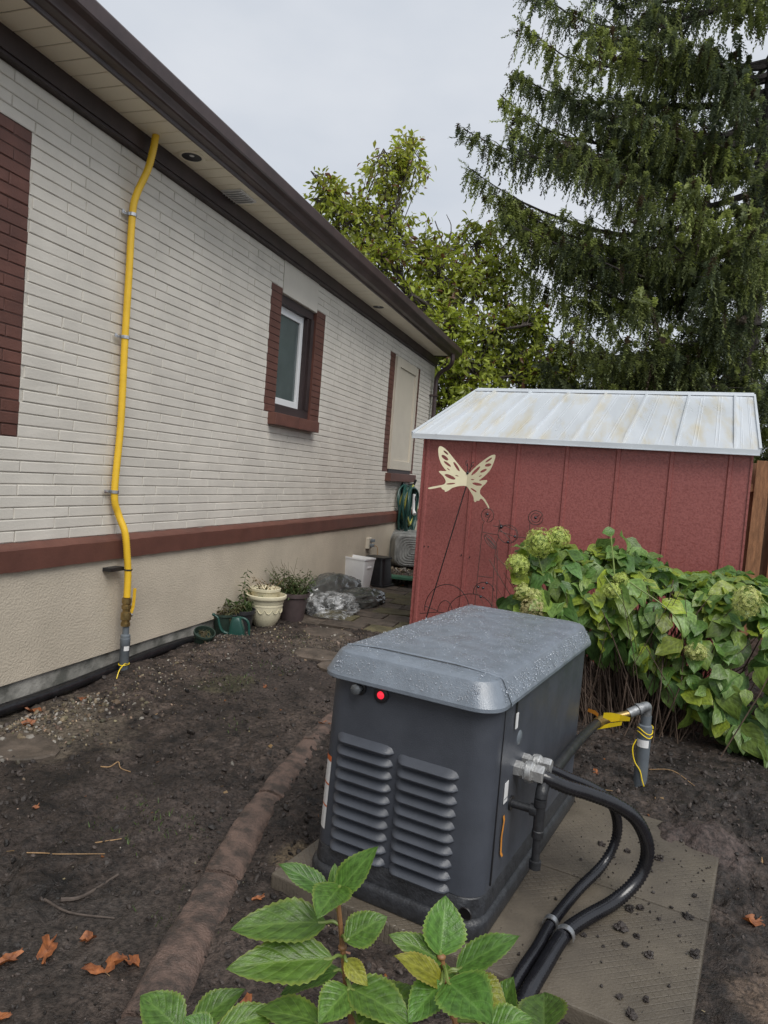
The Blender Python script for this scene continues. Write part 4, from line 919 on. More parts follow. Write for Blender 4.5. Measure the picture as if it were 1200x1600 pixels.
# knob and red lamp
ry = Matrix.Rotation(R(90), 3, 'X')
MB().lathe([(.024, 0), (.024, .008), (.018, .010), (.018, .0), ], 18, (-.478, .019, .748 + GZ), ry).obj('bezel', M_BLACKP, gen, True, 40)
M_KNOB = mat('clear_grey_knob', (.10, .11, .12), .12, var=.4, scale=60, spec=.8)
MB().lathe([(.015, .004), (.015, .020), (.018, .022), (.018, .034), (.012, .037), (.0, .038)], 8, (-.478, .019, .748 + GZ), ry).obj('knob', M_KNOB, gen, True, 30)
lb_ = MB().lathe([(.026, 0), (.026, .008), (.021, .011), (.014, .011), (.012, .006)], 20, (-.396, .019, .742 + GZ), ry).obj('lamp_bezel', M_BLACKP, gen, True, 40)
MB().lathe([(.0125, .004), (.0125, .010), (.008, .0135), (.0, .0145)], 16, (-.396, .019, .742 + GZ), ry).obj('red_lamp', M_LAMP, lb_, True)
# lifting hole in the base corner
MB().lathe([(.0, .006), (.017, .006), (.019, .010), (.021, .006)], 18, (-.045, .008, .150 + GZ), ry).obj('base_hole', M_WIRE, gen, True)
# labels on left edge and right side
mb = MB()
for z0, z1, mi in ((.235, .488, 0), (.470, .4885, 1), (.388, .394, 1), (.312, .318, 1)):
    e = .0006 * (1 + mi)
    V = []
    for k in range(8):
        for z in (z0, z1):
            q = (z - .188) / .602; ag = R(184 + 9 * k); rr = .0752 + e; V.append((-(.624 - .018 * q) + .075 + rr * math.cos(ag), .014 + .004 * q + .075 + rr * math.sin(ag), z + GZ))
    mb.add(V, [(2 * k, 2 * k + 2, 2 * k + 3, 2 * k + 1) for k in range(7)], mi)
mb.obj('warning_label', [M_LABEL, M_ORANGE], gen)
def sidebox(name, y0, y1, z0, z1, mt, t=.0015, x=-.0085): return MB().bb((x, y0, z0 + GZ), (x + t, y1, z1 + GZ)).obj(name, mt, gen)
sidebox('tag', .205, .225, .672, .722, M_LABEL, .003, -.004); sidebox('tag_strap', .208, .216, .722, .772, M_BLACKP, .003, -.006); sidebox('rating_label', .165, .200, .438, .505, M_LABEL)
o = sidebox('print', .168, .197, .45, .453, M_GREYPVC, .002)
rx = Matrix.Rotation(R(90), 3, 'Y')
MB().lathe([(.0, .006), (.020, .005), (.026, .0)], 20, (-.010, .278, .622 + GZ), rx).obj('plug_cap', M_GREYPVC, gen, True)
mb = MB(); pts_ = [(-.0065, .176, .398), (-.005, .181, .38), (-.0062, .172, .33), (-.0055, .176, .275), (-.004, .19, .258)]
mb.add([(x, y + d, z + GZ) for x, y, z in pts_ for d in (-.007, .007)], [(2 * k, 2 * k + 2, 2 * k + 3, 2 * k + 1) for k in range(4)]); mb.obj('orange_tape', M_TAPE, gen)
def fitting(y, z, s=1.0):
    mb = MB(); mb.lathe([(.030 * s, -.012), (.030 * s, .012), (.026 * s, .014), (.026 * s, .022), (.037 * s, .024), (.037 * s, .052), (.032 * s, .054), (.032 * s, .060), (.034 * s, .062), (.034 * s, .085), (.029 * s, .088)], 6, (0, y, z + GZ), rx)
    mb.lathe([(.033 * s, .026), (.0385 * s, .030), (.0385 * s, .046), (.033 * s, .050)], 18, (0, y, z + GZ), rx); return mb.obj('conduit_fitting', M_ALU, gen, True, 25)
fitting(.268, .522, .90); fitting(.352, .524, .74)
# the two black conduits: things of their own
def conduit(path, r, label):
    pth = resample(catmull([gw(p) for p in path], 10), .0064)
    mb = MB(); mb.tube(pth, [r - (.0040 if k % 2 else 0) for k in range(len(pth))], 14)
    o = mb.obj('conduit', M_CONDUIT, None, True, 80); return tag(o, label, 'conduit', 'black conduits looping out of the generator')
conduit([(.06, .268, .522), (.10, .285, .508), (.150, .322, .484), (.211, .373, .461), (.284, .434, .425), (.350, .501, .362), (.388, .539, .262), (.374, .530, .165), (.318, .450, .100), (.245, .29, .089), (.212, .177, .088), (.201, .008, .088), (.193, -.13, .078), (.185, -.26, .02), (.18, -.33, -.05)], .0238, 'thicker black ribbed conduit looping widest over the slab pad')
conduit([(.05, .352, .524), (.08, .375, .505), (.120, .432, .472), (.184, .505, .431), (.240, .578, .374), (.266, .645, .281), (.265, .661, .191), (.236, .610, .115), (.190, .440, .088), (.163, .224, .083), (.160, .084, .083), (.150, -.08, .078), (.142, -.22, .02), (.14, -.29, -.05)], .0182, 'thinner black ribbed conduit making the inner loop over the slab pad')
st = thing('conduit_strap', 'zinc strap clipping the two black conduits to the slab pad', 'pipe strap', gw((.19, .2, .06)), GA)
def arch(cx, cy, r, zc):
    mb = MB(); V = []; F = []
    for k in range(11):
        t = R(-10 + 200 * k / 10)
        for rr_ in (r, r + .003):
            for dy in (-.011, .011): V.append((cx + rr_ * math.cos(t), cy + dy, zc + rr_ * math.sin(t)))
    for k in range(10):
        a = 4 * k; F += [(a, a + 1, a + 5, a + 4), (a + 2, a + 6, a + 7, a + 3), (a, a + 4, a + 6, a + 2), (a + 1, a + 3, a + 7, a + 5)]
    return mb.add(V, F)
arch(.026, -.018, .0265, .027).obj('strap_arch', M_ZINC, st, True, 40); arch(-.030, .022, .0205, .022).obj('strap_arch', M_ZINC, st, True, 40)
mb = MB(); mb.box((-.003, .006, .003), (.03, .022, .004)); mb.ball((-.003, .006, .006), .007, 0, 2, (1, 1, .6)); mb.obj('strap_plate', M_ZINC, st)

# gas feed: iron drip leg at the generator, flexible pipe, yellow valve and grey riser
gf = thing('gas_feed', 'black iron gas feed with yellow tagged valve and grey riser beside the hydrangea', 'gas pipe', gw((.2, 1.70, 0)), GA)
def gl_(p): q = Vector(p); return (q.x - .2, q.y - 1.70, q.z)
def lt(pts, r, n=12): return MB().tube([gl_(p) for p in pts], r, n)
lt([(-.012, .247, .412), (.075, .247, .412)], .0135).obj('nipple', M_IRON, gf, True)
mb = MB(); mb.lathe([(.024, .0), (.024, .006)], 16, gl_((-.010, .247, .412)), rx); mb.obj('wall_grommet', M_BLACKP, gf, True)
mb = MB(); c = gl_((.088, .247, 0))
mb.lathe([(.0135, .225), (.0195, .225), (.0195, .25), (.0135, .252), (.0135, .325), (.0195, .328), (.0195, .350), (.0175, .352), (.0175, .375), (.018, .43), (.0205, .432), (.0205, .452), (.0145, .454), (.0145, .460)], 14, c)
mb.lathe([(.0195, -.012), (.0195, .010), (.016, .012)], 12, gl_((.070, .247, .412)), rx); mb.obj('drip_leg', M_IRON, gf, True, 30)
mb = MB(); mb.tube([gl_(p) for p in catmull([(.088, .247, .455), (.088, .255, .478), (.086, .280, .490), (.084, .31, .488)], 5)], .020, 12); mb.obj('elbow', M_IRON, gf, True)
pth = resample(catmull([gl_(p) for p in [(.084, .30, .488), (.075, .45, .476), (.055, .75, .444), (.035, 1.05, .402), (.022, 1.30, .366), (.015, 1.45, .345)]], 10), .010)
MB().tube(pth, [.0205 - (.0012 if k % 2 else 0) for k in range(len(pth))], 12).obj('flexible_pipe', M_IRON, gf, True, 80)
va2 = lt([(.014, 1.45, .345), (.022, 1.50, .346), (.035, 1.525, .348), (.07, 1.57, .356), (.135, 1.615, .378)], [.024, .026, .022, .019, .018]).obj('valve_body', M_BRASS, gf, True)
def ribbon(pts, w, up=(0, 0, 1), t=.0015):
    P = [Vector(gl_(p)) for p in pts]; V = []
    for i, p in enumerate(P):
        ww = w[i] if isinstance(w, (list, tuple)) else w
        V += [p + Vector(up) * ww, p - Vector(up) * ww]
    return MB().add(V, [(2 * k, 2 * k + 1, 2 * k + 3, 2 * k + 2) for k in range(len(P) - 1)])
ribbon([(-.035, 1.47, .395), (.0, 1.47, .39), (.015, 1.472, .378)], [.010, .012, .010], (.2, -.3, .9)).obj('orange_handle', M_TAPE, va2)
ribbon([(.035, 1.49, .372), (.065, 1.52, .368), (.10, 1.56, .364), (.145, 1.58, .362)], [.026, .030, .022, .012], (.1, -.35, .9)).obj('yellow_tag', M_TAG, va2)
ribbon([(.115, 1.54, .345), (.06, 1.51, .330), (.012, 1.475, .312)], [.012, .014, .006], (.1, -.35, .9)).obj('tag_tail', M_TAG, va2)
mb = MB(); mb.tube([gl_(p) for p in [(.13, 1.614, .377), (.150, 1.632, .388)]], .0235, 12); mb.tube([gl_(p) for p in catmull([(.150, 1.632, .388), (.178, 1.658, .404), (.200, 1.690, .410), (.201, 1.705, .385), (.201, 1.708, .350)], 6)], .0235, 12); mb.tube([gl_(p) for p in [(.165, 1.645, .397), (.174, 1.655, .402)]], .029, 12); mb.obj('galvanised_elbow', M_GALV, gf, True, 50)
mb = MB(); c = gl_((.201, 1.71, 0)); mb.lathe([(.026, .36), (.026, .315), (.033, .31), (.0345, .30), (.0345, .25), (.033, .245), (.033, -.12)], 18, c); r2 = mb.obj('riser', M_GREYPVC, gf, True, 40)
lab = MB(); rr = .0338
for k in range(9):
    t = R(-150 + 14 * k)
    for z in (.205, .243): lab.v.append((c[0] + rr * math.cos(t), c[1] + rr * math.sin(t), z))
lab.f = [(2 * k, 2 * k + 2, 2 * k + 3, 2 * k + 1) for k in range(8)]; lab.mi = [0] * 8; lab.obj('sticker', M_LABEL, r2)
mb = MB(); lp = [(c[0] + .037 * math.cos(t), c[1] + .037 * math.sin(t), .30 + .01 * math.sin(2 * t) - .003 * t) for t in [k * math.pi / 8 for k in range(33)]]
mb.tube(lp, .0024, 6); mb.tube(catmull([(c[0] - .033, c[1] - .02, .235), (c[0] - .045, c[1] - .03, .19), (c[0] - .03, c[1] - .035, .13), (c[0] + .0, c[1] - .038, .09), (c[0] + .015, c[1] - .04, .045), (c[0] + .03, c[1] - .04, .01)], 5), .003, 6); mb.obj('tracer_wire', M_TAG, gf, True)

# ================================================================== timber edging and ground litter
LOG = [(-1.50, 4.60, 0), (-1.458, 4.237, 0), (-1.415, 3.553, 0), (-1.333, 2.873, 0), (-1.248, 2.363, 0), (-1.15, 1.989, 0), (-1.091, 1.749, 0), (-1.007, 1.45, 0), (-.90, 1.05, 0), (-.85, .85, 0)]
edg = wthing('garden_edging', 'curved red brown rotted timber garden edging half buried in the soil', 'edging', (-1.2, 2.2, 0))
pth = resample(catmull(LOG, 14), .02); nseg = 6; per = len(pth) // nseg + 1
for q in range(nseg):
    seg = pth[max(0, q * per):(q + 1) * per]; rings = []
    if len(seg) < 3: continue
    for i, p in enumerate(seg):
        gi = q * per + i; a = seg[min(i + 1, len(seg) - 1)] - seg[max(i - 1, 0)]; a.normalize(); nrm = Vector((a.y, -a.x, 0))
        bury = max(0, (p.y - 3.0)) * .022; end = 1 - .03 * (i in (0, len(seg) - 1))
        w0, w1, hh = .082 * np.interp(p.y, [1.8, 2.8, 3.7], [1, .78, .6]), .060 * np.interp(p.y, [1.8, 2.8, 3.7], [1, .8, .65]), .034 - bury * .6 + .004 * math.sin(gi * .31); ring = []
        for k, (x, z) in enumerate([(-w0 * 1.06, -.06), (-w0 * 1.0, .30 * hh), (-w0 * .80, .68 * hh), (-w0 * .4, .97 * hh), (.0, 1.0 * hh), (.7 * w1, .98 * hh), (w1 * .98, .86 * hh), (w1 * 1.06, .55 * hh), (w1 * 1.08, -.06)]):
            pp = np.array([[gi * .02 * 5, k * .9, 3.3]]); j = .007 * float(fbm(pp * np.array([[.5, 1.0, 1]]), 4, 90)[0]) + random.uniform(-.0009, .0009)
            ring.append(p + nrm * (x * end + j) + Vector((0, 0, z * (end if z > 0 else 1) + j * .8)))
        rings.append(ring)
    mb = MB(); mb.loft(rings); mb.obj('timber', M_LOG, edg, True, 60)
def dead_leaf(x, y, s, label, rz):
    V = []; F = []; n = 22; c0 = random.uniform(0, 6); elo = random.uniform(1.0, 1.55); cu_ = random.uniform(.2, .6)
    lob = lambda t: .45 + .45 * abs(math.sin(t * 2.5 + c0)) ** .7 + .16 * math.sin(t * 7 + c0 * 2)
    V.append((0, 0, 0))
    for ring_ in (.5, 1):
        for k in range(n):
            t = 2 * math.pi * k / n; r_ = s * ring_ * lob(t); V.append((r_ * math.cos(t) * elo, r_ * math.sin(t) * .95 / elo, s * (cu_ * ring_ ** 2 * abs(math.sin(t + c0 * .3)) + .16 * math.sin(3 * t + c0) * ring_)))
    for k in range(n):
        F.append((0, 1 + k, 1 + (k + 1) % n)); F.append((1 + k, 1 + n + k, 1 + n + (k + 1) % n, 1 + (k + 1) % n))
    mb = MB(); mb.add(V, F); mb.tube([(s * .6, 0, .004), (s * 1.3, s * .1, .012)], .0015, 4)
    o = mb.obj('dead_leaf', M_DEAD, None, True); o.location = (x, y, gz1(x, y) + .006); o.rotation_euler = (R(random.uniform(-14, 14)), R(random.uniform(-14, 14)), rz); tag(o, label, 'leaf', 'dead orange leaves on the ground')
DL = [(-1.434, 1.578, .042, 'curled orange dead leaf closest to the left picture edge at the bottom soil'), (-1.363, 1.660, .030, 'small orange dead leaf just right of the curled one near the forked stick'), (-1.235, 1.585, .046, 'long crumpled orange dead leaf touching the left side of the timber edging'), (-1.19, 1.64, .030, 'pale orange dead leaf tip resting against the timber edging'), (-1.50, 1.50, .034, 'torn orange dead leaf lowest at the left picture edge'),
      (-2.93, 3.02, .045, 'orange dead leaf on the footing side of the drain pipe'), (-2.80, 2.86, .040, 'orange dead leaf on gravel just beside the drain pipe'), (-2.84, 3.30, .028, 'small orange dead leaf on the gravel near the gas riser'), (.60, 2.66, .040, 'upright orange dead leaf on sandy soil right of the slab pad'), (-.80, 1.60, .036, 'crumpled brown orange dead leaf behind the foreground leaves'),
      (-1.36, 1.33, .026, 'dark rusty dead leaf in the bottom left corner soil'), (-2.04, 4.056, .022, 'tiny orange dead leaf alone in the middle of the bare soil'), (-1.42, 3.60, .034, 'orange dead leaf on the far end of the timber edging'), (-.99, 2.02, .018, 'tiny orange dead leaf between edging and generator'), (-2.07, 2.17, .016, 'tiny orange dead leaf in the soil left of centre'), (.30, 4.05, .026, 'orange dead leaf on dark soil below the hydrangea stems'), (.05, 3.62, .026, 'orange dead leaf on soil behind the flexible gas pipe'), (-2.62, 9.05, .05, 'orange dead leaf near the black bin by the wall')]
for x, y, s, lb in DL: dead_leaf(x, y, s, lb, random.uniform(0, 6.28))
for L, r_, mt, lb in [([(-1.555, 1.756), (-1.512, 1.807), (-1.493, 1.953)], .0075, M_TWIG, 'thick grey stick lying on the soil left of the edging'), ([(-1.612, 1.748), (-1.494, 1.731), (-1.36, 1.775)], .0045, M_TWIG, 'thin pale twig crossing the thick grey stick'), ([(-1.856, 1.905), (-1.80, 1.938), (-1.738, 1.926), (-1.68, 1.965), (-1.591, 2.002)], .0022, M_STRAW, 'long pale root lying on the soil above the sticks'), ([(-2.13, 2.615), (-2.098, 2.64), (-2.10, 2.70), (-2.05, 2.655), (-1.989, 2.65)], .0034, M_STRAW, 'bent orange root fragment in the middle of the soil path'),
                      ([(-2.37, 3.328), (-2.297, 3.501)], .0028, M_STRAW, 'short pale straw near the grey wall riser'), ([(.316, 3.853), (.421, 3.805), (.517, 3.709)], .0030, M_STRAW, 'pale bent twig right of the gas riser under the hydrangea'), ([(.02, 3.45), (.13, 3.42)], .0028, M_STRAW, 'short straw on soil behind the generator fittings'), ([(-1.70, 2.08), (-1.63, 2.14)], .0028, M_STRAW, 'short pale root left of the timber edging'), ([(-1.9, 3.0), (-1.78, 3.12), (-1.70, 3.32)], .003, M_TWIG, 'thin dark twig in the soil before the timber edging'), ([(.68, 2.98), (.70, 3.08)], .004, M_STRAW, 'short pale wood splinter on soil right of the slab pad')]:
    mb = MB(); P = catmull([(x, y, gz1(x, y) + r_ * .9 + .002) for x, y in L], 5); mb.tube(P, [r_ * (1 - .45 * k / (len(P) - 1)) for k in range(len(P))], 7)
    o = mb.obj('twig', mt, None, True); tag(o, lb, 'twig', 'twigs and roots on the soil')
cl = [(.183, 2.436, .026), (.215, 2.458, .021), (.151, 2.313, .034), (.164, 2.235, .018), (.199, 2.294, .020), (.233, 2.214, .026), (.367, 2.277, .026), (.04, 2.228, .015), (.143, 1.991, .018), (.215, 2.01, .018), (.171, 1.934, .026), (.12, 2.77, .03), (.086, 2.84, .026), (.366, 2.476, .028), (.273, 2.422, .012), (.181, 2.829, .02), (.23, 2.74, .024), (.30, 2.83, .03), (.40, 2.62, .016), (.10, 2.20, .010), (.28, 2.10, .010), (.33, 2.36, .010)]
cm = []
for q in range(6):
    bmc = bmesh.new(); bmesh.ops.create_icosphere(bmc, subdivisions=3, radius=1); Vc = np.array([v.co[:] for v in bmc.verts]); bmc.verts.index_update(); Fc = np.array([[v.index for v in f.verts] for f in bmc.faces]); bmc.free()
    dc = 1 + .55 * fbm(Vc * 1.3, 2, 300 + q) + .38 * fbm(Vc * 4, 3, 310 + q); Vc = Vc * np.clip(dc, .25, 2)[:, None] * np.array([1.0, .8, .62]); cm.append(fast_mesh('soil_clod', Vc, Fc, M_CLOD))
for x, y, s in cl:
    o = meshobj('soil_clod', random.choice(cm)); o.location = (x, y, .060 + s * .22); o.scale = (s * .54,) * 3; o.rotation_euler = (0, 0, random.uniform(0, 6.28)); tag(o, 'small dark crumbly clod of soil dropped on the slab pad', 'soil clod', 'soil clods dropped on the slab pad')
rs2 = np.random.RandomState(5); n = 800; q = np.stack([rs2.uniform(-.02, .58, n), rs2.uniform(-.05, 1.2, n)], 1); w = np.exp(-((q[:, 0] - .35) ** 2 / .05 + (q[:, 1] - .75) ** 2 / .18)) + .25 + 2 * np.exp(-((q[:, 0] - .56) ** 2 / .008)) * (q[:, 1] > .7); q = q[rs2.uniform(0, 1.4, n) < w]; n = len(q)
wp = np.array([gw((a, b_, .0615)) for a, b_ in q]); sz = np.clip(.0024 * np.exp(rs2.normal(0, .6, n)), .001, .009); tV, tF = ico(1, 9, .3)
V, F, T, _ = scatter(tV, tF, wp + np.array([0, 0, 1])[None] * (sz * .3)[:, None], *rand_frames(n, sz, .6, rs2), tint=np.ones((n, 3))); o = meshobj('soil_crumbs', fast_mesh('soil_crumbs', V, F, M_CLOD)); tag(o, kind='stuff')

# ================================================================== butterfly stake and wire stakes before the shed
BUT_OUT= [(0.522,1.521),(0.462,1.585),(0.4,1.655),(0.339,1.719),(0.298,1.742),(0.279,1.737),(0.275,1.705),(0.288,1.637),(0.311,1.586),(0.343,1.546),(0.367,1.526),(0.291,1.526),(0.307,1.506),(0.337,1.482),(0.357,1.451),(0.362,1.431),(0.349,1.409),(0.289,1.393),(0.222,1.374),(0.214,1.363),(0.229,1.359),(0.279,1.371),(0.318,1.385),(0.329,1.381),(0.336,1.367),(0.359,1.362),(0.358,1.348),(0.371,1.347),(0.403,1.37),(0.418,1.387),(0.477,1.408),(0.532,1.414),(0.555,1.398),(0.591,1.354),(0.615,1.325),(0.624,1.284),(0.641,1.28),(0.648,1.296),(0.662,1.292),(0.677,1.299),(0.679,1.311),(0.697,1.316),(0.726,1.292),(0.756,1.254),(0.768,1.236),(0.778,1.24),(0.765,1.265),(0.735,1.304),(0.712,1.327),(0.684,1.346),(0.672,1.36),(0.674,1.392),(0.693,1.419),(0.718,1.442),(0.735,1.463),(0.731,1.477),(0.705,1.475),(0.668,1.466),(0.652,1.468),(0.677,1.485),(0.717,1.519),(0.755,1.563),(0.777,1.615),(0.791,1.667),(0.791,1.693),(0.775,1.695),(0.745,1.685),(0.694,1.651),(0.644,1.612),(0.594,1.567),(0.555,1.523)]
BUT_HOLES= [[(0.363,1.671),(0.357,1.67),(0.348,1.674),(0.336,1.682),(0.326,1.691),(0.321,1.7),(0.321,1.705),(0.326,1.706),(0.336,1.702),(0.348,1.694),(0.358,1.685),(0.363,1.676)],[(0.366,1.623),(0.357,1.62),(0.344,1.623),(0.328,1.632),(0.314,1.643),(0.307,1.655),(0.308,1.663),(0.316,1.667),(0.33,1.664),(0.346,1.655),(0.359,1.644),(0.367,1.632)],[(0.393,1.569),(0.386,1.568),(0.372,1.573),(0.355,1.583),(0.34,1.595),(0.331,1.606),(0.33,1.613),(0.337,1.614),(0.351,1.609),(0.368,1.6),(0.383,1.588),(0.392,1.577)],[(0.387,1.537),(0.384,1.536),(0.378,1.538),(0.372,1.542),(0.366,1.547),(0.362,1.551),(0.362,1.554),(0.365,1.555),(0.37,1.553),(0.377,1.549),(0.383,1.544),(0.387,1.54)],[(0.469,1.534),(0.46,1.536),(0.446,1.548),(0.431,1.567),(0.418,1.587),(0.411,1.604),(0.412,1.612),(0.421,1.61),(0.435,1.598),(0.451,1.579),(0.463,1.559),(0.47,1.542)],[(0.44,1.464),(0.431,1.459),(0.412,1.459),(0.388,1.466),(0.365,1.476),(0.35,1.488),(0.346,1.497),(0.356,1.502),(0.375,1.502),(0.399,1.495),(0.422,1.485),(0.437,1.473)],[(0.442,1.427),(0.438,1.423),(0.424,1.418),(0.405,1.414),(0.386,1.412),(0.371,1.412),(0.366,1.415),(0.37,1.419),(0.384,1.424),(0.403,1.428),(0.422,1.43),(0.436,1.43)],[(0.762,1.667),(0.76,1.661),(0.751,1.651),(0.737,1.64),(0.722,1.63),(0.709,1.625),(0.702,1.625),(0.704,1.632),(0.713,1.642),(0.727,1.653),(0.742,1.662),(0.755,1.668)],[(0.761,1.611),(0.759,1.604),(0.749,1.597),(0.734,1.591),(0.718,1.589),(0.706,1.591),(0.7,1.597),(0.702,1.604),(0.712,1.612),(0.727,1.617),(0.743,1.619),(0.755,1.617)],[(0.721,1.568),(0.72,1.561),(0.71,1.552),(0.695,1.543),(0.679,1.537),(0.666,1.535),(0.659,1.538),(0.66,1.545),(0.67,1.554),(0.685,1.563),(0.701,1.569),(0.715,1.571)],[(0.679,1.513),(0.678,1.51),(0.673,1.507),(0.666,1.503),(0.659,1.5),(0.653,1.499),(0.65,1.501),(0.651,1.503),(0.655,1.507),(0.662,1.511),(0.67,1.513),(0.676,1.514)],[(0.656,1.589),(0.655,1.579),(0.644,1.561),(0.625,1.539),(0.603,1.52),(0.585,1.508),(0.575,1.507),(0.576,1.517),(0.587,1.535),(0.606,1.557),(0.628,1.576),(0.646,1.588)],[(0.688,1.431),(0.681,1.426),(0.663,1.423),(0.639,1.423),(0.615,1.427),(0.598,1.433),(0.592,1.44),(0.599,1.446),(0.617,1.449),(0.642,1.448),(0.665,1.444),(0.683,1.438)],[(0.642,1.367),(0.636,1.365),(0.623,1.368),(0.607,1.374),(0.592,1.382),(0.582,1.39),(0.579,1.396),(0.585,1.398),(0.598,1.395),(0.614,1.389),(0.629,1.381),(0.639,1.373)],[(0.609,1.473),(0.607,1.471),(0.601,1.469),(0.592,1.467),(0.584,1.467),(0.577,1.468),(0.575,1.47),(0.577,1.473),(0.583,1.475),(0.592,1.476),(0.6,1.476),(0.607,1.475)],[(0.465,1.491),(0.462,1.489),(0.456,1.489),(0.449,1.491),(0.441,1.493),(0.436,1.496),(0.435,1.499),(0.437,1.5),(0.443,1.5),(0.451,1.499),(0.458,1.496),(0.463,1.493)]]
ANT=[[(0.537,1.527),(0.532,1.558),(0.529,1.61),(0.528,1.594),(0.523,1.587),(0.517,1.593),(0.513,1.609),(0.514,1.625),(0.519,1.632),(0.525,1.626)],[(0.543,1.533),(0.557,1.565),(0.584,1.6),(0.578,1.587),(0.569,1.583),(0.564,1.59),(0.566,1.605),(0.572,1.618),(0.581,1.622),(0.586,1.615)]]
W1= [[(0.646,0.316),(0.652,0.707),(0.657,1.083),(0.671,1.111),(0.652,1.125),(0.641,1.146),(0.637,1.17),(0.642,1.193),(0.655,1.212),(0.674,1.225),(0.696,1.228),(0.718,1.223),(0.736,1.208),(0.747,1.188),(0.751,1.164),(0.746,1.141),(0.733,1.122),(0.714,1.109),(0.692,1.105),(0.718,1.177),(0.712,1.158),(0.696,1.149),(0.678,1.155),(0.67,1.172),(0.675,1.191),(0.691,1.2),(0.709,1.194)],[(0.663,1.014),(0.812,1.003)],[(0.653,0.62),(0.786,0.622)]]
B1= [(0.693,1.177)]
W2= [[(0.984,1.001),(0.971,0.977),(0.95,0.957),(0.922,0.946),(0.891,0.944),(0.861,0.951),(0.835,0.967),(0.816,0.99),(0.807,1.017),(0.809,1.044),(0.821,1.069),(0.843,1.089),(0.871,1.1),(0.902,1.102),(0.932,1.094),(0.958,1.078),(0.977,1.055),(0.985,1.029),(0.984,1.001),(0.809,1.044)],[(0.807,1.066),(0.87,1.02),(0.94,0.954),(0.983,1.006),(0.963,1.061),(0.864,1.093),(0.807,1.066)],[(0.848,1.083),(0.844,1.072),(0.832,1.065),(0.818,1.065),(0.807,1.073),(0.806,1.085),(0.815,1.094),(0.829,1.098),(0.842,1.093)],[(0.827,1.081),(0.806,1.14)],[(0.806,1.077),(0.756,1.082)],[(0.983,1.006),(1.052,1.008),(1.065,0.978)],[(0.818,1.004),(0.802,0.938),(0.798,0.879),(0.798,0.671),(0.81,0.341)],[(0.805,0.883),(0.79,0.879),(0.766,0.887),(0.739,0.904),(0.713,0.929),(0.694,0.955),(0.686,0.978),(0.689,0.993),(0.705,0.997),(0.728,0.989),(0.755,0.971),(0.781,0.946),(0.8,0.92),(0.808,0.898),(0.805,0.883),(0.689,0.993)],[(0.796,0.888),(0.783,0.891),(0.759,0.908),(0.733,0.933),(0.715,0.956),(0.711,0.968),(0.724,0.965),(0.748,0.947),(0.774,0.923),(0.792,0.9)],[(0.812,0.881),(0.832,0.655),(0.851,0.348)]]
B2= [(0.96,1.008),(0.903,0.953),(0.83,1.081)]
W3= [[(1.18,1.192),(1.177,1.168),(1.165,1.147),(1.146,1.131),(1.122,1.124),(1.097,1.127),(1.075,1.138),(1.059,1.157),(1.052,1.18),(1.055,1.204),(1.067,1.225),(1.087,1.241),(1.111,1.248),(1.135,1.245),(1.157,1.234),(1.173,1.215),(1.157,1.19),(1.151,1.165),(1.132,1.148),(1.107,1.146),(1.085,1.158),(1.075,1.182),(1.081,1.207),(1.1,1.224),(1.125,1.226),(1.147,1.213),(1.109,1.18)],[(1.07,1.155),(1.076,0.969),(1.117,0.451)]]
B3= [(1.116,1.186)]
W4= [[(0.203,0.249),(0.203,0.3),(0.213,0.349),(0.232,0.396),(0.259,0.438),(0.292,0.472),(0.331,0.498),(0.374,0.514),(0.418,0.52),(0.462,0.516),(0.503,0.501),(0.541,0.477),(0.573,0.445),(0.598,0.406),(0.616,0.361),(0.624,0.313)],[(0.331,0.257),(0.332,0.294),(0.342,0.327),(0.358,0.353),(0.38,0.368),(0.403,0.372),(0.427,0.363),(0.447,0.342),(0.461,0.313),(0.468,0.278)],[(0.429,0.272),(0.43,0.307),(0.441,0.341),(0.461,0.374),(0.488,0.403),(0.521,0.428),(0.559,0.448),(0.601,0.461),(0.644,0.467),(0.686,0.466),(0.726,0.458),(0.762,0.443),(0.792,0.422),(0.815,0.397),(0.831,0.367),(0.838,0.335)],[(0.656,0.463),(0.648,0.488),(0.65,0.513),(0.661,0.538),(0.679,0.559),(0.704,0.574),(0.733,0.583),(0.762,0.583),(0.789,0.575),(0.811,0.561),(0.826,0.54),(0.833,0.516)],[(0.158,0.217),(0.331,0.257),(0.628,0.27)],[(0.199,0.293),(0.33,0.268)]]
B4= [(0.762,0.581),(0.733,0.532),(0.689,0.537),(0.72,0.454)]
def sw(p, off): return SB + SU * p[0] - SN * off + Vector((0, 0, p[1]))
bf = thing('butterfly_stake', 'cream cut metal butterfly garden stake leaning before the red shed', 'garden ornament', sw((.262, .0), .3), SA)
cu = bpy.data.curves.new('butterfly', 'CURVE'); cu.dimensions = '2D'; cu.fill_mode = 'BOTH'; cu.extrude = .0016
for poly, smo in [(BUT_OUT, 1)] + [(h, 0) for h in BUT_HOLES]:
    P = [Vector((x, z, 0)) for x, z in poly]
    if smo:
        for _ in range(2): P = [q for k in range(len(P)) for q in (P[k].lerp(P[(k + 1) % len(P)], .22), P[k].lerp(P[(k + 1) % len(P)], .78))]
    s_ = cu.splines.new('POLY'); s_.points.add(len(P) - 1); s_.use_cyclic_u = True
    for k, p in enumerate(P): s_.points[k].co = (p.x, p.y, 0, 1)
tmp = bpy.data.objects.new('tmp_outline', cu); COL.objects.link(tmp)
dg = bpy.context.evaluated_depsgraph_get(); me = bpy.data.meshes.new_from_object(tmp.evaluated_get(dg)); bpy.data.objects.remove(tmp); bpy.data.curves.remove(cu)
bmx = bmesh.new(); bmx.from_mesh(me)
bmesh.ops.bisect_plane(bmx, geom=bmx.verts[:] + bmx.edges[:] + bmx.faces[:], dist=1e-5, plane_co=(.535, 0, 0), plane_no=(1, 0, 0))
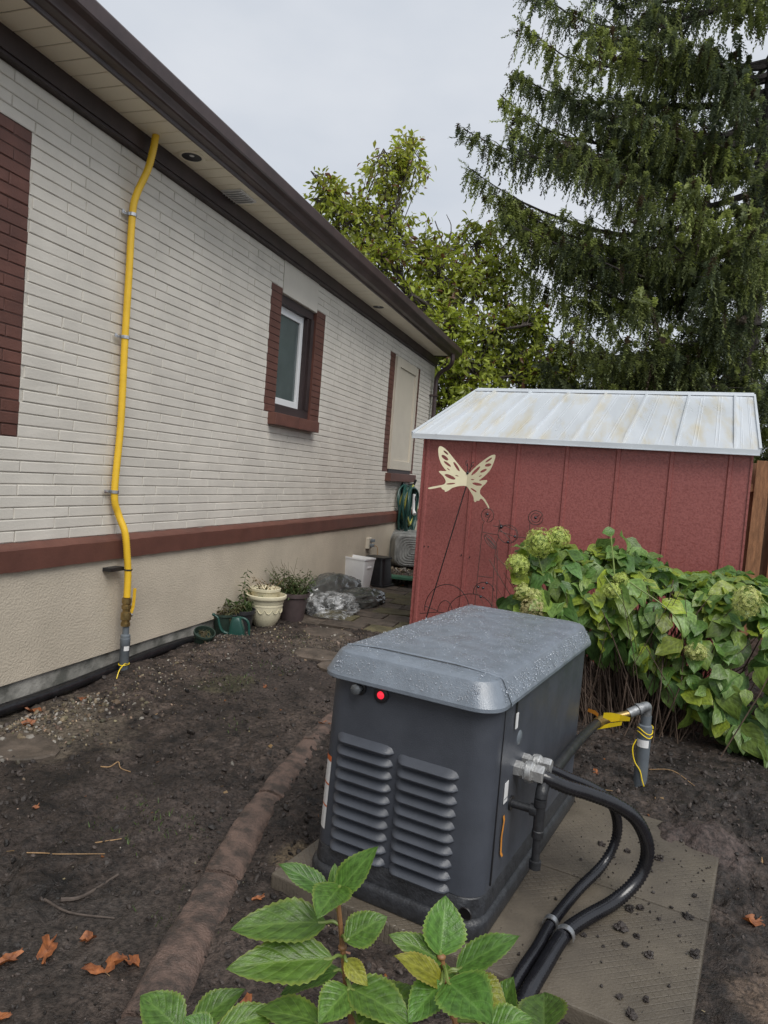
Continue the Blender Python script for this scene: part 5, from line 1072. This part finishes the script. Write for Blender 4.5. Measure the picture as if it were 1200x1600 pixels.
for v in bmx.verts:
    x, z, d = v.co; v.co = (x - .262, -abs(x - .535) * .28 + d, z)
bmesh.ops.recalc_face_normals(bmx, faces=bmx.faces); bmx.to_mesh(me); bmx.free(); me.name = 'wings'; me.materials.clear(); me.materials.append(M_CREAMM)
meshobj('wings', me, bf)
MB().tube([(.532 - .262, .012, 1.50), (.532 - .262, .012, 1.42), (.0, .01, .22), (-.05, .01, -.06)], .0055, 8).obj('stake_rod', M_WIRE, bf, True)
mb = MB()
for a in ANT: mb.tube([(x - .262, .0, z) for x, z in a], .0035, 6)
mb.ball((.537 - .262, 0, 1.525), .014, 0, 2); mb.obj('antennae', M_WIRE, bf, True)
def wire_thing(lines, beads, off, label, mt, r=.0036):
    o = thing('wire_stake', label, 'garden ornament', sw((lines[0][0][0], 0), off), SA, 'wire garden stakes before the shed'); x0 = lines[0][0][0]
    for L in lines: MB().tube([(x - x0, 0, z) for x, z in L], r, 6).obj('wire', mt, o, True)
    for x, z in beads: MB().ball((x - x0, -.005, z), .013, 0, 2).obj('bead', M_BEAD, o, True)
wire_thing(W1, B1, .12, 'black wire stake with a round spiral top and pale stone below the butterfly wing', M_RUST)
wire_thing(W2, B2, .14, 'wire dragonfly stake with two dark glass beads beside the hydrangea flowers', M_RUST)
wire_thing(W3, B3, .10, 'wire spiral stake with one dark bead above the hydrangea flower heads', M_RUST)
wire_thing(W4, B4, .20, 'low arched wire border hoops with small beads along the shed foot', M_WIRE, .0034)

# ================================================================== leaves, shrubs and trees
def leaf_tpl(n=8, m=3, w=.62, fold=.2, curl=.25, serr=0.0, ripple=.02, seed=0, tip=.78):
    rs = random.Random(seed); V = []; U = []; ph = rs.uniform(0, 6)
    for i in range(n + 1):
        t = i / n; hw = max(.004, w / 2 * math.sin(math.pi * min(1, t) ** tip) ** .85 * (1 - .12 * t)) if 0 < i < n else .004
        for j in range(-m, m + 1):
            u = j / m; e = 1 + (serr * (1 if i % 2 else -1) if abs(j) == m else 0)
            x = hw * u * e; z = abs(x) * fold - curl * t * t + ripple * math.sin(t * 11 + ph + (2 if u > 0 else 0)) * abs(u) ** 1.5
            V.append((x, t - .02 * abs(u), z)); U.append((.5 + u * .5, t))
    k = 2 * m + 1; F = [(i * k + j, i * k + j + 1, (i + 1) * k + j + 1, (i + 1) * k + j) for i in range(n) for j in range(2 * m)]
    return np.array(V), np.array(F), np.array(U)
def nrmz(v): return v / np.maximum(1e-9, np.linalg.norm(v, axis=-1, keepdims=True))

# ---- oakleaf style hydrangea bush beside the shed
BUSHC = (.75, 4.95, 0)
bush = wthing('hydrangea_bush', 'wide drooping hydrangea bush with lime green flower heads before the red shed', 'bush', BUSHC)
rs3 = np.random.RandomState(21)
def HT(x): return np.interp(x, [-.75, -.5, -.3, .0, .35, .8, 1.3, 2.4], [.70, .98, 1.08, 1.05, 1.00, .95, .90, .80]) + .04 * np.sin(x * 9)
def ZB(x): return np.interp(x, [-.75, -.3, .1, .35, .62, .8, 2.4], [.66, .70, .64, .56, .34, .22, .16])
NL = 1750
X = rs3.uniform(-.50, 2.3, NL); ph = R(1) * rs3.uniform(-32, 140, NL); rad = rs3.uniform(.68, 1.04, NL) ** .7
ry_ = np.interp(X, [-.7, -.2, .4, 1, 2.3], [.30, .48, .55, .72, .8]); yc = np.interp(X, [-.7, 0, 1, 2.3], [4.80, 4.98, 5.0, 5.0])
zb, ht = ZB(X), HT(X)
y = yc - np.cos(ph) * ry_ * rad; z = zb + np.where(ph > 0, np.sin(ph) * (ht - zb) * (.75 + .25 * rad) * 1.0, np.sin(ph) * .30)
out = np.stack([rs3.normal(0, .35, NL), -np.cos(ph), np.sin(ph)], 1)
edge = (X < -.30); out[edge, 0] -= .5
pos = np.stack([X, y, z], 1)
extra = np.array([(.04, 5.0, 1.20), (.08, 4.98, 1.17), (.12, 5.0, 1.15), (.03, 5.02, 1.14), (.22, 4.95, 1.10), (-.60, 4.5, .72), (-.56, 4.52, .68), (-.5, 4.48, .64), (-.35, 4.45, .62)]); pos = np.concatenate([pos, extra]); out = np.concatenate([out, nrmz(rs3.normal(size=(len(extra), 3)) + np.array([0, -1, .6]))]); NL = len(pos)
nor = nrmz(out * .62 + np.array([0, -.12, .70]) + rs3.normal(0, .46, (NL, 3)))
dr = nrmz(out * np.array([1, 1, .15]) + rs3.normal(0, .55, (NL, 3)) * np.array([1, .8, .3]) + np.array([0, -.1, -.34])); dr = nrmz(dr - nor * (dr * nor).sum(1, keepdims=True))
sd_ = np.cross(dr, nor); Ls_ = rs3.uniform(.085, .195, NL)
tp = [leaf_tpl(6, 2, .66 + .1 * (q % 3), .06 + .16 * (q % 2), .14 + .20 * (q % 4), .0, .06, q) for q in range(6)]
tints = [(1, 1, 1), (.70, .86, .70), (1.25, 1.18, .85), (.62, .80, .80), (1.65, 1.35, .65), (1.15, 1.18, 1.25)]
leafmeshes = [fast_mesh('leaf', *tp[q][:2], M_LEAFB, np.array([tints[q]] * len(tp[q][0])), True, tp[q][2]) for q in range(6)]
vis = np.linalg.norm(pos - np.array([0, 0, 1.45]), axis=1) - .8 * (pos[:, 2] > .55) + (pos[:, 0] > 1.35) * 2.0 + (ph.max() if False else 0)
order = np.argsort(vis); ind, rest_ = order[:298], order[298:]
for i in ind:
    o = meshobj('leaf', leafmeshes[rs3.randint(6)], bush)
    M3 = Matrix((tuple(sd_[i]), tuple(dr[i]), tuple(nor[i]))).transposed(); o.rotation_mode = 'QUATERNION'; o.rotation_quaternion = M3.to_quaternion(); o.scale = (Ls_[i],) * 3; o.location = Vector(pos[i]) - BASE[bush.name]
Vs, Fs, Ts, Us, off = [], [], [], [], 0
for q in range(6):
    k = rest_[q::6]; L_ = Ls_[k][:, None]
    V, F, T, U = scatter(tp[q][0], tp[q][1], pos[k], sd_[k] * L_, dr[k] * L_, nor[k] * L_, np.array(tints[q])[None] * rs3.uniform(.7, 1.15, (len(k), 1)), tp[q][2])
    Vs.append(V); Fs.append(F + off); Ts.append(T); Us.append(U); off += len(V)
o = meshobj('far_leaves', fast_mesh('far_leaves', np.concatenate(Vs), np.concatenate(Fs), M_LEAFB, np.concatenate(Ts), True, np.concatenate(Us)), bush); tag(o, kind='stuff')
mb = MB(); rs4 = random.Random(8)
for k in range(420):
    bx, by = rs4.gauss(.24, .22), rs4.gauss(4.70, .16); tx = bx + rs4.gauss(.02, .24) + (bx - .4) * .6; ty = by + rs4.uniform(-.12, .45); h = rs4.uniform(.35, .95)
    a = (bx, by, -.03); c = (tx, ty, h); mid_ = ((bx * .6 + tx * .4) + rs4.gauss(0, .045), by * .6 + ty * .4 + rs4.gauss(0, .04), h * .5)
    r_ = rs4.uniform(.0022, .0055); mb.tube([a, mid_, c], [r_, r_ * .85, r_ * .6], 5)
o = mb.obj('stems', M_STEM, bush, True); tag(o, kind='stuff')
mb = MB()
for i in list(ind[::4]): p = Vector(pos[i]); mb.tube([p + Vector((rs4.gauss(0, .04), .10, -.12)), p + Vector((0, .04, -.03)), p], [.0035, .003, .002], 5)
for a in [((.10, 4.6, .62), (.06, 4.55, .95), (.02, 4.95, 1.16)), ((.25, 4.42, .45), (.15, 4.36, .75), (.0, 4.4, .95)), ((.5, 4.5, .5), (.42, 4.4, .75), (.15, 4.45, .92)), ((1.0, 4.4, .4), (1.02, 4.3, .75), (.85, 4.35, .92)), ((-.2, 4.7, .6), (-.35, 4.55, .85), (-.42, 4.56, 1.02)), ((-.3, 4.7, .55), (-.48, 4.55, .75), (-.54, 4.5, .88))]: mb.tube(catmull(a, 6), .0045, 6)
tag(mb.obj('leaf_stalks', M_STEMG, bush, True), kind='stuff')
fl_V = np.array([(0, 0, 0)] + [(math.cos(t) * r_, math.sin(t) * r_, .18 * r_) for q in range(4) for t, r_ in ((q * 1.5708 - .42, .72), (q * 1.5708, 1.0), (q * 1.5708 + .42, .72))]); fl_F = np.array([(0, 1 + 3 * q, 2 + 3 * q, 3 + 3 * q) for q in range(4)])
HEADS = [(-.408, 4.48, 1.098, .098, 1.05, 0), (-.300, 4.54, 1.140, .085, .9, 0), (-.525, 4.44, .952, .082, .9, 0), (-.478, 4.42, .785, .055, 1.1, 1), (-.405, 4.42, .765, .058, .9, 1), (-.405, 4.40, .69, .085, 1.0, 2), (.800, 4.46, .885, .088, 1.15, 1), (.548, 4.40, .565, .070, .8, 1), (1.02, 4.40, .66, .090, .9, 0), (.10, 4.52, .92, .05, .9, 0), (.05, 4.42, .86, .06, .8, 0), (.98, 4.25, .36, .07, .8, 0)]
HC = [np.array([.60, .69, .20]), np.array([.68, .72, .29]), np.array([.60, .54, .28])]
for x, y_, z_, r_, el, ci in HEADS:
    r_ *= .9
    n = int(620 * (r_ / .09) ** 1.5); d = nrmz(rs3.normal(size=(n, 3))); rr_ = r_ * (1 + .13 * fbm(d * 3, 2, int(r_ * 999)) + rs3.uniform(-.20, .04, n)); p = d * rr_[:, None] * np.array([1, 1, el]) + np.array([x, y_, z_])
    nn = nrmz(d + rs3.normal(0, .3, (n, 3))); a1 = nrmz(np.cross(nn, rs3.normal(size=(n, 3)))); a2 = np.cross(nn, a1); s_ = rs3.uniform(.008, .0125, n)[:, None]
    T = HC[ci][None] * rs3.uniform(.6, 1.2, (n, 1)) * np.where(rs3.uniform(0, 1, (n, 1)) < .12, np.array([.8, .75, .8]), 1.0)
    V, F, T, _ = scatter(fl_V, fl_F, p, a1 * s_, a2 * s_, nn * s_, np.clip(T, 0, .8)); core = MB().ball((x, y_, z_), r_ * .66, 0, 2, (1, 1, el))
    V2 = np.array([v for v in core.v]); me = fast_mesh('flower_head', V, F, M_FLORET, T); hd = meshobj('flower_head', me, bush)
    core.obj('core', M_STEMG, hd)
# ---- young hydrangea plants in the foreground
LA= [((-0.323,0.914,0.846),(-0.274,0.934,0.918),0.041,0,1),((-0.336,0.931,0.834),(-0.343,0.951,0.867),0.021,0,1),((-0.346,0.937,0.828),(-0.415,0.917,0.866),0.038,0,0),((-0.32,0.916,0.856),(-0.322,0.842,0.858),0.055,0,0),((-0.336,0.908,0.802),(-0.45,0.85,0.8),0.066,0,0),((-0.316,0.891,0.765),(-0.435,0.821,0.765),0.069,0,0),((-0.299,0.898,0.792),(-0.255,0.935,0.818),0.055,0,0),((-0.311,0.912,0.736),(-0.393,0.883,0.699),0.037,0,2),((-0.289,0.898,0.725),(-0.307,0.839,0.716),0.053,0,0),((-0.287,0.899,0.725),(-0.194,0.876,0.729),0.062,0,0),((-0.3,0.906,0.758),(-0.261,0.897,0.738),0.027,1,1),((-0.266,0.882,0.692),(-0.195,0.949,0.718),0.068,0,0),((-0.313,0.857,0.696),(-0.411,0.846,0.699),0.053,0,2)]
LB= [((-0.175,0.958,0.769),(-0.181,1.002,0.832),0.066,0,1),((-0.172,0.959,0.759),(-0.243,0.938,0.793),0.042,0,0),((-0.164,0.939,0.744),(-0.223,0.902,0.791),0.041,1,0),((-0.149,0.966,0.749),(-0.073,0.993,0.804),0.046,0,0),((-0.154,0.922,0.759),(-0.087,0.861,0.772),0.078,0,0),((-0.164,0.929,0.751),(-0.194,0.876,0.729),0.053,0,0),((-0.143,0.967,0.745),(-0.129,1.004,0.754),0.034,2,1),((-0.13,0.971,0.737),(-0.077,0.956,0.727),0.045,1,0),((-0.084,0.963,0.691),(-0.074,0.99,0.746),0.051,0,1),((-0.022,0.952,0.711),(-0.029,1.004,0.729),0.072,0,1),((-0.159,0.96,0.707),(-0.172,0.959,0.761),0.037,0,1),((-0.095,0.908,0.72),(-0.04,0.927,0.742),0.051,0,0)]
LC= [((-0.504,0.814,0.656),(-0.576,0.823,0.677),0.06,0,0),((-0.494,0.827,0.654),(-0.442,0.868,0.698),0.046,0,0),((-0.445,0.813,0.676),(-0.372,0.858,0.695),0.044,0,0),((-0.443,0.793,0.683),(-0.478,0.783,0.706),0.038,0,0)]
STA= [(-0.283,0.915,0.623),(-0.296,0.915,0.696),(-0.309,0.915,0.769),(-0.323,0.914,0.846)]
STB= [(-0.141,0.962,0.634),(-0.153,0.961,0.689),(-0.164,0.96,0.734),(-0.173,0.959,0.766)]
STC= [(-0.481,0.829,0.605),(-0.494,0.827,0.658)]
for name_lab, LS, ST in (('young hydrangea plant with a reddish stem at the bottom centre of the picture', LA, STA), ('young hydrangea plant with several yellowing leaves before the generator base corner', LB, STB), ('low young hydrangea plant left of the reddish stemmed plant beside the edging', LC, STC)):
    b0 = (ST[0][0], ST[0][1], 0); pl_ = wthing('hydrangea_plant', name_lab, 'plant', b0, 'young hydrangea plants in the foreground')
    stp = catmull([(ST[0][0] + .02, ST[0][1], -.02), (ST[0][0] + .01, ST[0][1], .3)] + list(ST), 5); mb = MB(); mb.tube(stp, [.0062 - .0028 * k / len(stp) for k in range(len(stp))], 8)
    for (x, y_, z_) in ST[1:]: mb.ball((x, y_, z_), .0068, 0, 2, (1, 1, .7))
    mb.obj('stem', M_STEMR, pl_, True)
    mb = MB()
    for q, (ba, ti, w_, c_, nr_) in enumerate(LS):
        ba, ti = Vector(ba), Vector(ti); top = min(stp, key=lambda p: (p - ba).length + max(0, p.z - ba.z) * 2); d = ti - ba
        mb.tube(catmull([top, top.lerp(ba, .5) + Vector((0, 0, .004)), ba, ba + d * .08], 4), .0024, 6)
        tc_ = (Vector((0, 0, 1.45)) - ba).normalized(); nn = {0: Vector((random.uniform(-.2, .2), 0, .72)) + tc_ * .55, 1: tc_ * .9 + Vector((random.uniform(-.5, .5), 0, .1)), 2: Vector((.3, -.1, 1))}[nr_]
        L_ = d.length * (1.0 if nr_ else 1.06); dn = d.normalized(); nn = (nn - dn * nn.dot(dn)).normalized(); s_ = dn.cross(nn); rat = w_ / L_
        tv, tf, tu = leaf_tpl(26, 4, rat * 1.06, random.uniform(.10, .30) if nr_ != 1 else .35, random.uniform(.03, .12), .045, .018, q + 40, .80)
        tv[:, 2] += .10 * tv[:, 1] * (1 - tv[:, 1]) * 1.0
        Vw = np.array(ba)[None] + (tv[:, 0:1] * np.array(s_) + tv[:, 1:2] * np.array(dn) + tv[:, 2:3] * np.array(nn)) * L_
        o = meshobj('leaf', fast_mesh('leaf', Vw, tf, [M_LEAFF, M_LEAFY, M_LEAFY][c_], np.ones((len(Vw), 3)) * (np.array((1.25, 1.1, .8)) if c_ == 2 else np.array((random.uniform(.72, 1.12),) * 3) * np.array((random.uniform(.85, 1.1), 1, .9))), True, tu), pl_)
        if c_: o['label'] = 'yellowing leaf'
    mb.obj('leaf_stalks', M_STEMG, pl_, True)

# ---- broadleaf tree behind the end of the house
LOBES= [(-5.77,13.16,6.68,0.58),(-5.99,13.11,7.05,0.36),(-5.37,13.26,6.26,0.65),(-4.93,13.69,7.55,0.59),(-4.52,13.84,7.91,0.5),(-4.91,13.65,6.7,0.65),(-5.1,12.89,5.56,0.5),(-4.56,13.27,5.55,0.76),(-4.1,14.09,6.04,0.73),(-3.63,13.78,5.43,0.77),(-3.89,13.23,4.66,0.75),(-3.15,14.62,6.32,0.67),(-2.66,14.76,5.96,0.61),(-3.07,13.96,5.34,0.77),(-2.43,14.58,5.11,0.6),(-3.32,13.4,4.32,0.75),(-2.63,13.83,4.3,0.76),(-2.84,13.52,3.61,0.81),(-3.41,13.53,3.47,0.64),(-2.17,14.19,4.25,0.58),(-1.79,13.91,4.64,0.35),(-1.47,13.77,3.87,0.42),(-1.09,13.88,3.65,0.32),(-1.99,13.79,3.49,0.63),(-2.49,13.6,3.07,0.75),(-1.56,13.92,3.34,0.56),(-3.52,13.67,2.85,0.77),(-4.24,13.93,4.1,0.66)]
TWIGS= [[(-3.71,13.99,5.74),(-3.59,14.07,6.54),(-3.71,14.05,6.86)],[(-3.71,13.99,5.74),(-3.34,14.15,6.5),(-3.24,14.19,6.77)],[(-3.61,14.03,6.01),(-3.92,13.97,6.71)],[(-4.47,13.82,7.26),(-4.39,13.88,7.76)],[(-5.42,13.49,6.79),(-5.64,13.44,7.16)],[(-5.27,13.56,7.19),(-5.12,13.63,7.6),(-4.9,13.72,7.88)],[(-5.67,13.37,6.11),(-5.98,13.3,6.74)],[(-3.37,14.12,6.23),(-3.1,14.23,6.65)]]
BTIPS= [(2.35,10.9,3.4),(3.0,11.4,3.1),(3.9,12.2,3.5),(2.7,12.0,2.6),(-3.39,13.58,8.03),(-3.34,13.99,7.39),(-2.64,14.48,8.52),(-2.71,14.74,9.68),(-2.61,15.08,11.43),(-2.54,14.41,10.43),(-2.6,15.14,12.44),(-2.38,14.06,6.87),(-2.68,13.64,6.72),(-2.19,14.5,6.2),(-2.14,13.83,5.24),(-1.87,13.67,4.4),(-2.0,13.69,3.78),(-1.37,13.14,3.47),(-0.45,12.6,3.41),(0.13,12.52,6.18),(0.17,12.23,4.52),(0.85,12.62,3.77),(-0.83,12.51,4.16),(-1.06,12.82,7.23),(-0.35,12.89,8.19),(-1.13,13.35,9.63),(-0.06,13.29,9.79),(0.88,12.35,6.39),(1.34,12.4,4.56),(1.84,12.85,6.02),(2.27,13.08,3.89),(1.34,13.04,8.53),(-1.22,13.1,5.66),(-1.66,13.77,8.88)]

tb_ = (-3.1, 14.0, 0)
tree = wthing('broadleaf_tree', 'yellow green broadleaf tree rising behind the far end of the house', 'tree', tb_)
mb = MB(); mb.tube(catmull([(-3.1, 14.0, -.2), (-3.1, 14.0, 1.2), (-3.15, 14.05, 2.6), (-3.3, 14.1, 3.6)], 6), [.19 - .002 * k for k in range(19)], 10); mb.obj('trunk', M_BARK, tree, True)
rs5 = np.random.RandomState(31); tw = MB(); lp, ld = [], []; fork = Vector((-3.3, 14.1, 3.4))
for (x, y_, z_, r_) in LOBES:
    c = Vector((x, y_, z_)); st_ = fork + Vector((random.uniform(-.25, .25), random.uniform(-.2, .2), random.uniform(-.6, 1.2))); m1 = st_.lerp(c, .5) + Vector((random.gauss(0, .35), random.gauss(0, .4), random.uniform(-.1, .4)))
    limb = catmull([st_, m1, c, c + (c - m1) * .25], 6); r0 = .028 + .020 * r_
    MB().tube(limb, [r0 * (1 - .80 * k / (len(limb) - 1)) for k in range(len(limb))], 7).obj('limb', M_BARK, tree, True)
    for _ in range(int(58 * max(.5, r_) ** 1.5) + 14):
        d = nrmz(rs5.normal(size=3)); e = c + Vector(d) * r_ * rs5.uniform(.45, 1.15) * 1.0; b0 = limb[random.randrange(6, len(limb))]
        m2 = b0.lerp(e, .55) + Vector((random.gauss(0, .06), random.gauss(0, .06), .07)); tw.tube([b0, m2, e], [.012, .008, .004], 4, 0, False)
        for _ in range(rs5.randint(9, 18)):
            q = m2.lerp(e, rs5.uniform(.05, 1.12)) + Vector(rs5.normal(0, .06, 3)); lp.append(q[:]); ld.append((Vector(d) * .5 + Vector(rs5.normal(0, .55, 3)) + Vector((0, 0, -.35)))[:])
for L in TWIGS: tw.tube(catmull(L, 4), [.016 - .0012 * k for k in range(4 * (len(L) - 1) + 1)], 5)
tw.obj('twigs', M_BARK, tree)
lp, ld = np.array(lp), nrmz(np.array(ld)); n = len(lp); nn = nrmz(rs5.normal(0, .55, (n, 3)) + np.array([0, -.25, .7])); nn = nrmz(nn - ld * (nn * ld).sum(1, keepdims=True)); sd2 = np.cross(ld, nn)
s_ = rs5.uniform(.09, .185, n)[:, None]; tv = np.array([(0, 0, 0), (-.24, .42, .07), (.24, .42, .07), (0, .48, -.02), (0, 1, -.14), (-.14, .75, .02), (.14, .75, .02)]); tf = np.array([(0, 3, 1), (0, 2, 3), (1, 3, 5), (3, 4, 5), (3, 2, 6), (3, 6, 4)])
cvar = fbm(lp * 1.3, 3, 44)[:, None]; base = np.array([.33, .385, .068])[None] * (1 + .30 * cvar) * rs5.uniform(.6, 1.35, (n, 1)); yel = np.clip((lp[:, 2:3] - 6.2) * .18 + .35 * rs5.normal(size=(n, 1)), 0, 1); base = base * (1 - yel * .55) + np.array([.40, .32, .10]) * yel * .55
red = rs5.uniform(0, 1, (n, 1)) < .07; base = np.where(red, np.array([.16, .075, .04]), base)
V, F, T, _ = scatter(tv, tf, lp, sd2 * s_, ld * s_, nn * s_, np.clip(base, .01, .6)); o = meshobj('crown', fast_mesh('crown', V, F, M_LEAFT, T), tree); tag(o, kind='stuff')

# ---- old spruce with hanging branchlets
SPX, SPY = 2.30, 15.6
spruce = wthing('spruce_tree', 'tall dark spruce with drooping branches towering behind the red shed', 'tree', (SPX, SPY, 0))
MB().tube([(SPX, SPY, -.2), (SPX - .02, SPY, 3), (SPX, SPY, 7), (SPX + .03, SPY, 11), (SPX, SPY, 15), (SPX, SPY, 19.5)], [.30, .25, .215, .165, .10, .02], 12).obj('trunk', M_BARKD, spruce, True)
rs6 = np.random.RandomState(51)
def strand_tpl(seed):
    rs = np.random.RandomState(seed); V = []; F = []
    for k in range(26):
        t = k / 26; a = k * 2.4 + rs.uniform(-.5, .5); wv_ = (.55 + .45 * math.sin(math.pi * min(1, t * 1.15 + .1))) * rs.uniform(.7, 1.2); d = np.array([math.cos(a), math.sin(a), 0]); s = np.array([-d[1], d[0], 0]) * .22
        p = np.array([0, 0, -t]); o = len(V); V += [p + s * .35, p - s * .35, p + d * wv_ * .5 - s * 1.1 + np.array([0, 0, -.045]), p + d * wv_ * .5 + s * 1.1 + np.array([0, 0, -.045]), p + d * wv_ + np.array([0, 0, -.085])]; F += [(o, o + 1, o + 2), (o, o + 2, o + 3), (o + 3, o + 2, o + 4)]
    return np.array(V), np.array(F)
STR = [strand_tpl(q) for q in range(5)]
def bough(tip, z0=None, dens=1.0):
    tip = np.array(tip, float); L = math.hypot(tip[0] - SPX, tip[1] - SPY); z0 = tip[2] + L * rs6.uniform(-.04, .10) if z0 is None else z0
    a = np.array([SPX, SPY, z0]); h = (tip - a) * np.array([1, 1, 0]); t_ = np.linspace(0, 1, 12)
    pth = a[None] + h[None] * t_[:, None]; pth[:, 2] = z0 + (tip[2] - z0) * t_ - L * rs6.uniform(.04, .14) * np.sin(math.pi * t_) + .07 * np.sin(t_ * 9 + z0) + .10 * L * np.clip(t_ - .75, 0, 1) ** 1.5 * 5; pth[:, :2] += .10 * np.sin(t_ * 5 + z0 * 3)[:, None] * np.array([-h[1], h[0]])[None] / max(L, .1)
    mb = MB(); mb.tube(pth, [max(.010, .030 + .010 * L - (.026 + .0105 * L) * q) for q in t_], 6)
    P, S, W_ = [], [], []; hd_ = h / max(L, .1); sdv = np.array([-hd_[1], hd_[0], 0])
    def at(t): i = min(10, int(t * 11)); f = t * 11 - i; return pth[i] * (1 - f) + pth[i + 1] * f
    nl = int(L * 6.2 * dens)
    for k in range(nl):
        t = .18 + .82 * (k + rs6.uniform(0, 1)) / nl; p = at(t); side = 1 if k % 2 else -1; l = (.20 + .26 * L * (1 - t) * .9 + .25 * (1 - t)) * rs6.uniform(.6, 1.25); d = hd_ * rs6.uniform(.5, 1.1) + sdv * side * rs6.uniform(.4, 1) + np.array([0, 0, rs6.uniform(-.15, .22)]); d /= np.linalg.norm(d)
        e = p + d * l - np.array([0, 0, .12 * l * l]); mb.tube([p, (p + e) / 2 + np.array([0, 0, .03]), e], [.010, .007, .003], 4, 0, False)
        for q in range(int(l * 9) + 3):
            f = rs6.uniform(.05, 1.05); P.append(p + (e - p) * f + rs6.normal(0, .02, 3)); S.append(rs6.uniform(.16, .75) * rs6.uniform(.6, 1) * (1.0 if L > 2 else .7)); W_.append(rs6.uniform(.045, .085))
        if rs6.uniform() < .8:      # upturned fresh shoots at the end of the branchlet
            for _ in range(2): P.append(e + rs6.normal(0, .03, 3) + np.array([0, 0, .06])); S.append(rs6.uniform(.12, .2)); W_.append(.075)
    for k in range(int(L * 12 * dens)):
        P.append(at(rs6.uniform(.12, 1)) + rs6.normal(0, .025, 3)); S.append(rs6.uniform(.2, .85)); W_.append(rs6.uniform(.045, .085))
    for k in range(16): P.append(at(rs6.uniform(.86, 1)) + rs6.normal(0, .04, 3) + np.array([0, 0, .03])); S.append(rs6.uniform(.10, .30)); W_.append(.06)
    P, S, W_ = np.array(P), np.array(S), np.array(W_); n = len(P); dn = nrmz(np.array([0, 0, -1.0])[None] + rs6.normal(0, .20, (n, 3)) + hd_[None] * .15); az = -dn
    tipm = rs6.uniform(0, 1, n) < .10; az[tipm] = nrmz(-hd_[None] * .8 + rs6.normal(0, .4, (tipm.sum(), 3))); ax = nrmz(np.cross(az, rs6.normal(size=(n, 3)))); ay = np.cross(az, ax)
    g = rs6.uniform(.55, 1.25, (n, 1)); ful = np.clip(.5 + .5 * rs6.uniform(-1, 1) + rs6.normal(0, .35, (n, 1)), 0, 1); col = (np.array([.115, .145, .085])[None] * (1 - ful) + np.array([.33, .38, .125])[None] * ful) * g
    brn = rs6.uniform(0, 1, (n, 1)) < .06; col = np.where(brn, np.array([.075, .055, .035]), col)
    Vs, Fs, Ts, off = [], [], [], 0
    for q in range(5):
        k = np.arange(q, n, 5)
        V, F, T, _ = scatter(STR[q][0], STR[q][1], P[k], ax[k] * W_[k][:, None], ay[k] * W_[k][:, None], az[k] * S[k][:, None], col[k]); Vs.append(V); Fs.append(F + off); Ts.append(T); off += len(V)
    bo = mb.obj('bough', M_BARKD, spruce, True)
    o = meshobj('needles', fast_mesh('needles', np.concatenate(Vs), np.concatenate(Fs), M_NEEDLE, np.concatenate(Ts)), None); o.parent = bo; tag(o, kind='stuff')
for tpp in BTIPS: bough(tpp, None, random.uniform(.7, 1.1))
for tpp in BTIPS[4:22:2]: bough((tpp[0] + random.uniform(.2, 1.3), tpp[1] + random.uniform(-.6, .6), tpp[2] + random.uniform(-.7, .7)), None, .75)
for k in range(10):     # boughs of the side facing the garden, at all heights
    a = R(random.uniform(165, 300)); z_ = 4.3 + 10.5 * (k + random.random()) / 10; L = random.uniform(1.6, 4.4) * np.interp(z_, [4, 9, 15], [1, 1, .6]); bough((SPX + L * math.cos(a), SPY + L * math.sin(a), z_ - .12 * L), None, 1.2)
for k in range(24):
    z_ = 3.9 + 14.5 * (k / 24) ** 1.0; a = k * 2.39996 + .5; L = np.interp(z_, [3.5, 8, 12, 19], [3.6, 4.6, 4.0, .7]) * random.uniform(.65, 1.0); bough((SPX + L * math.cos(a), SPY + L * math.sin(a), z_ - .1 * L), None, .7)
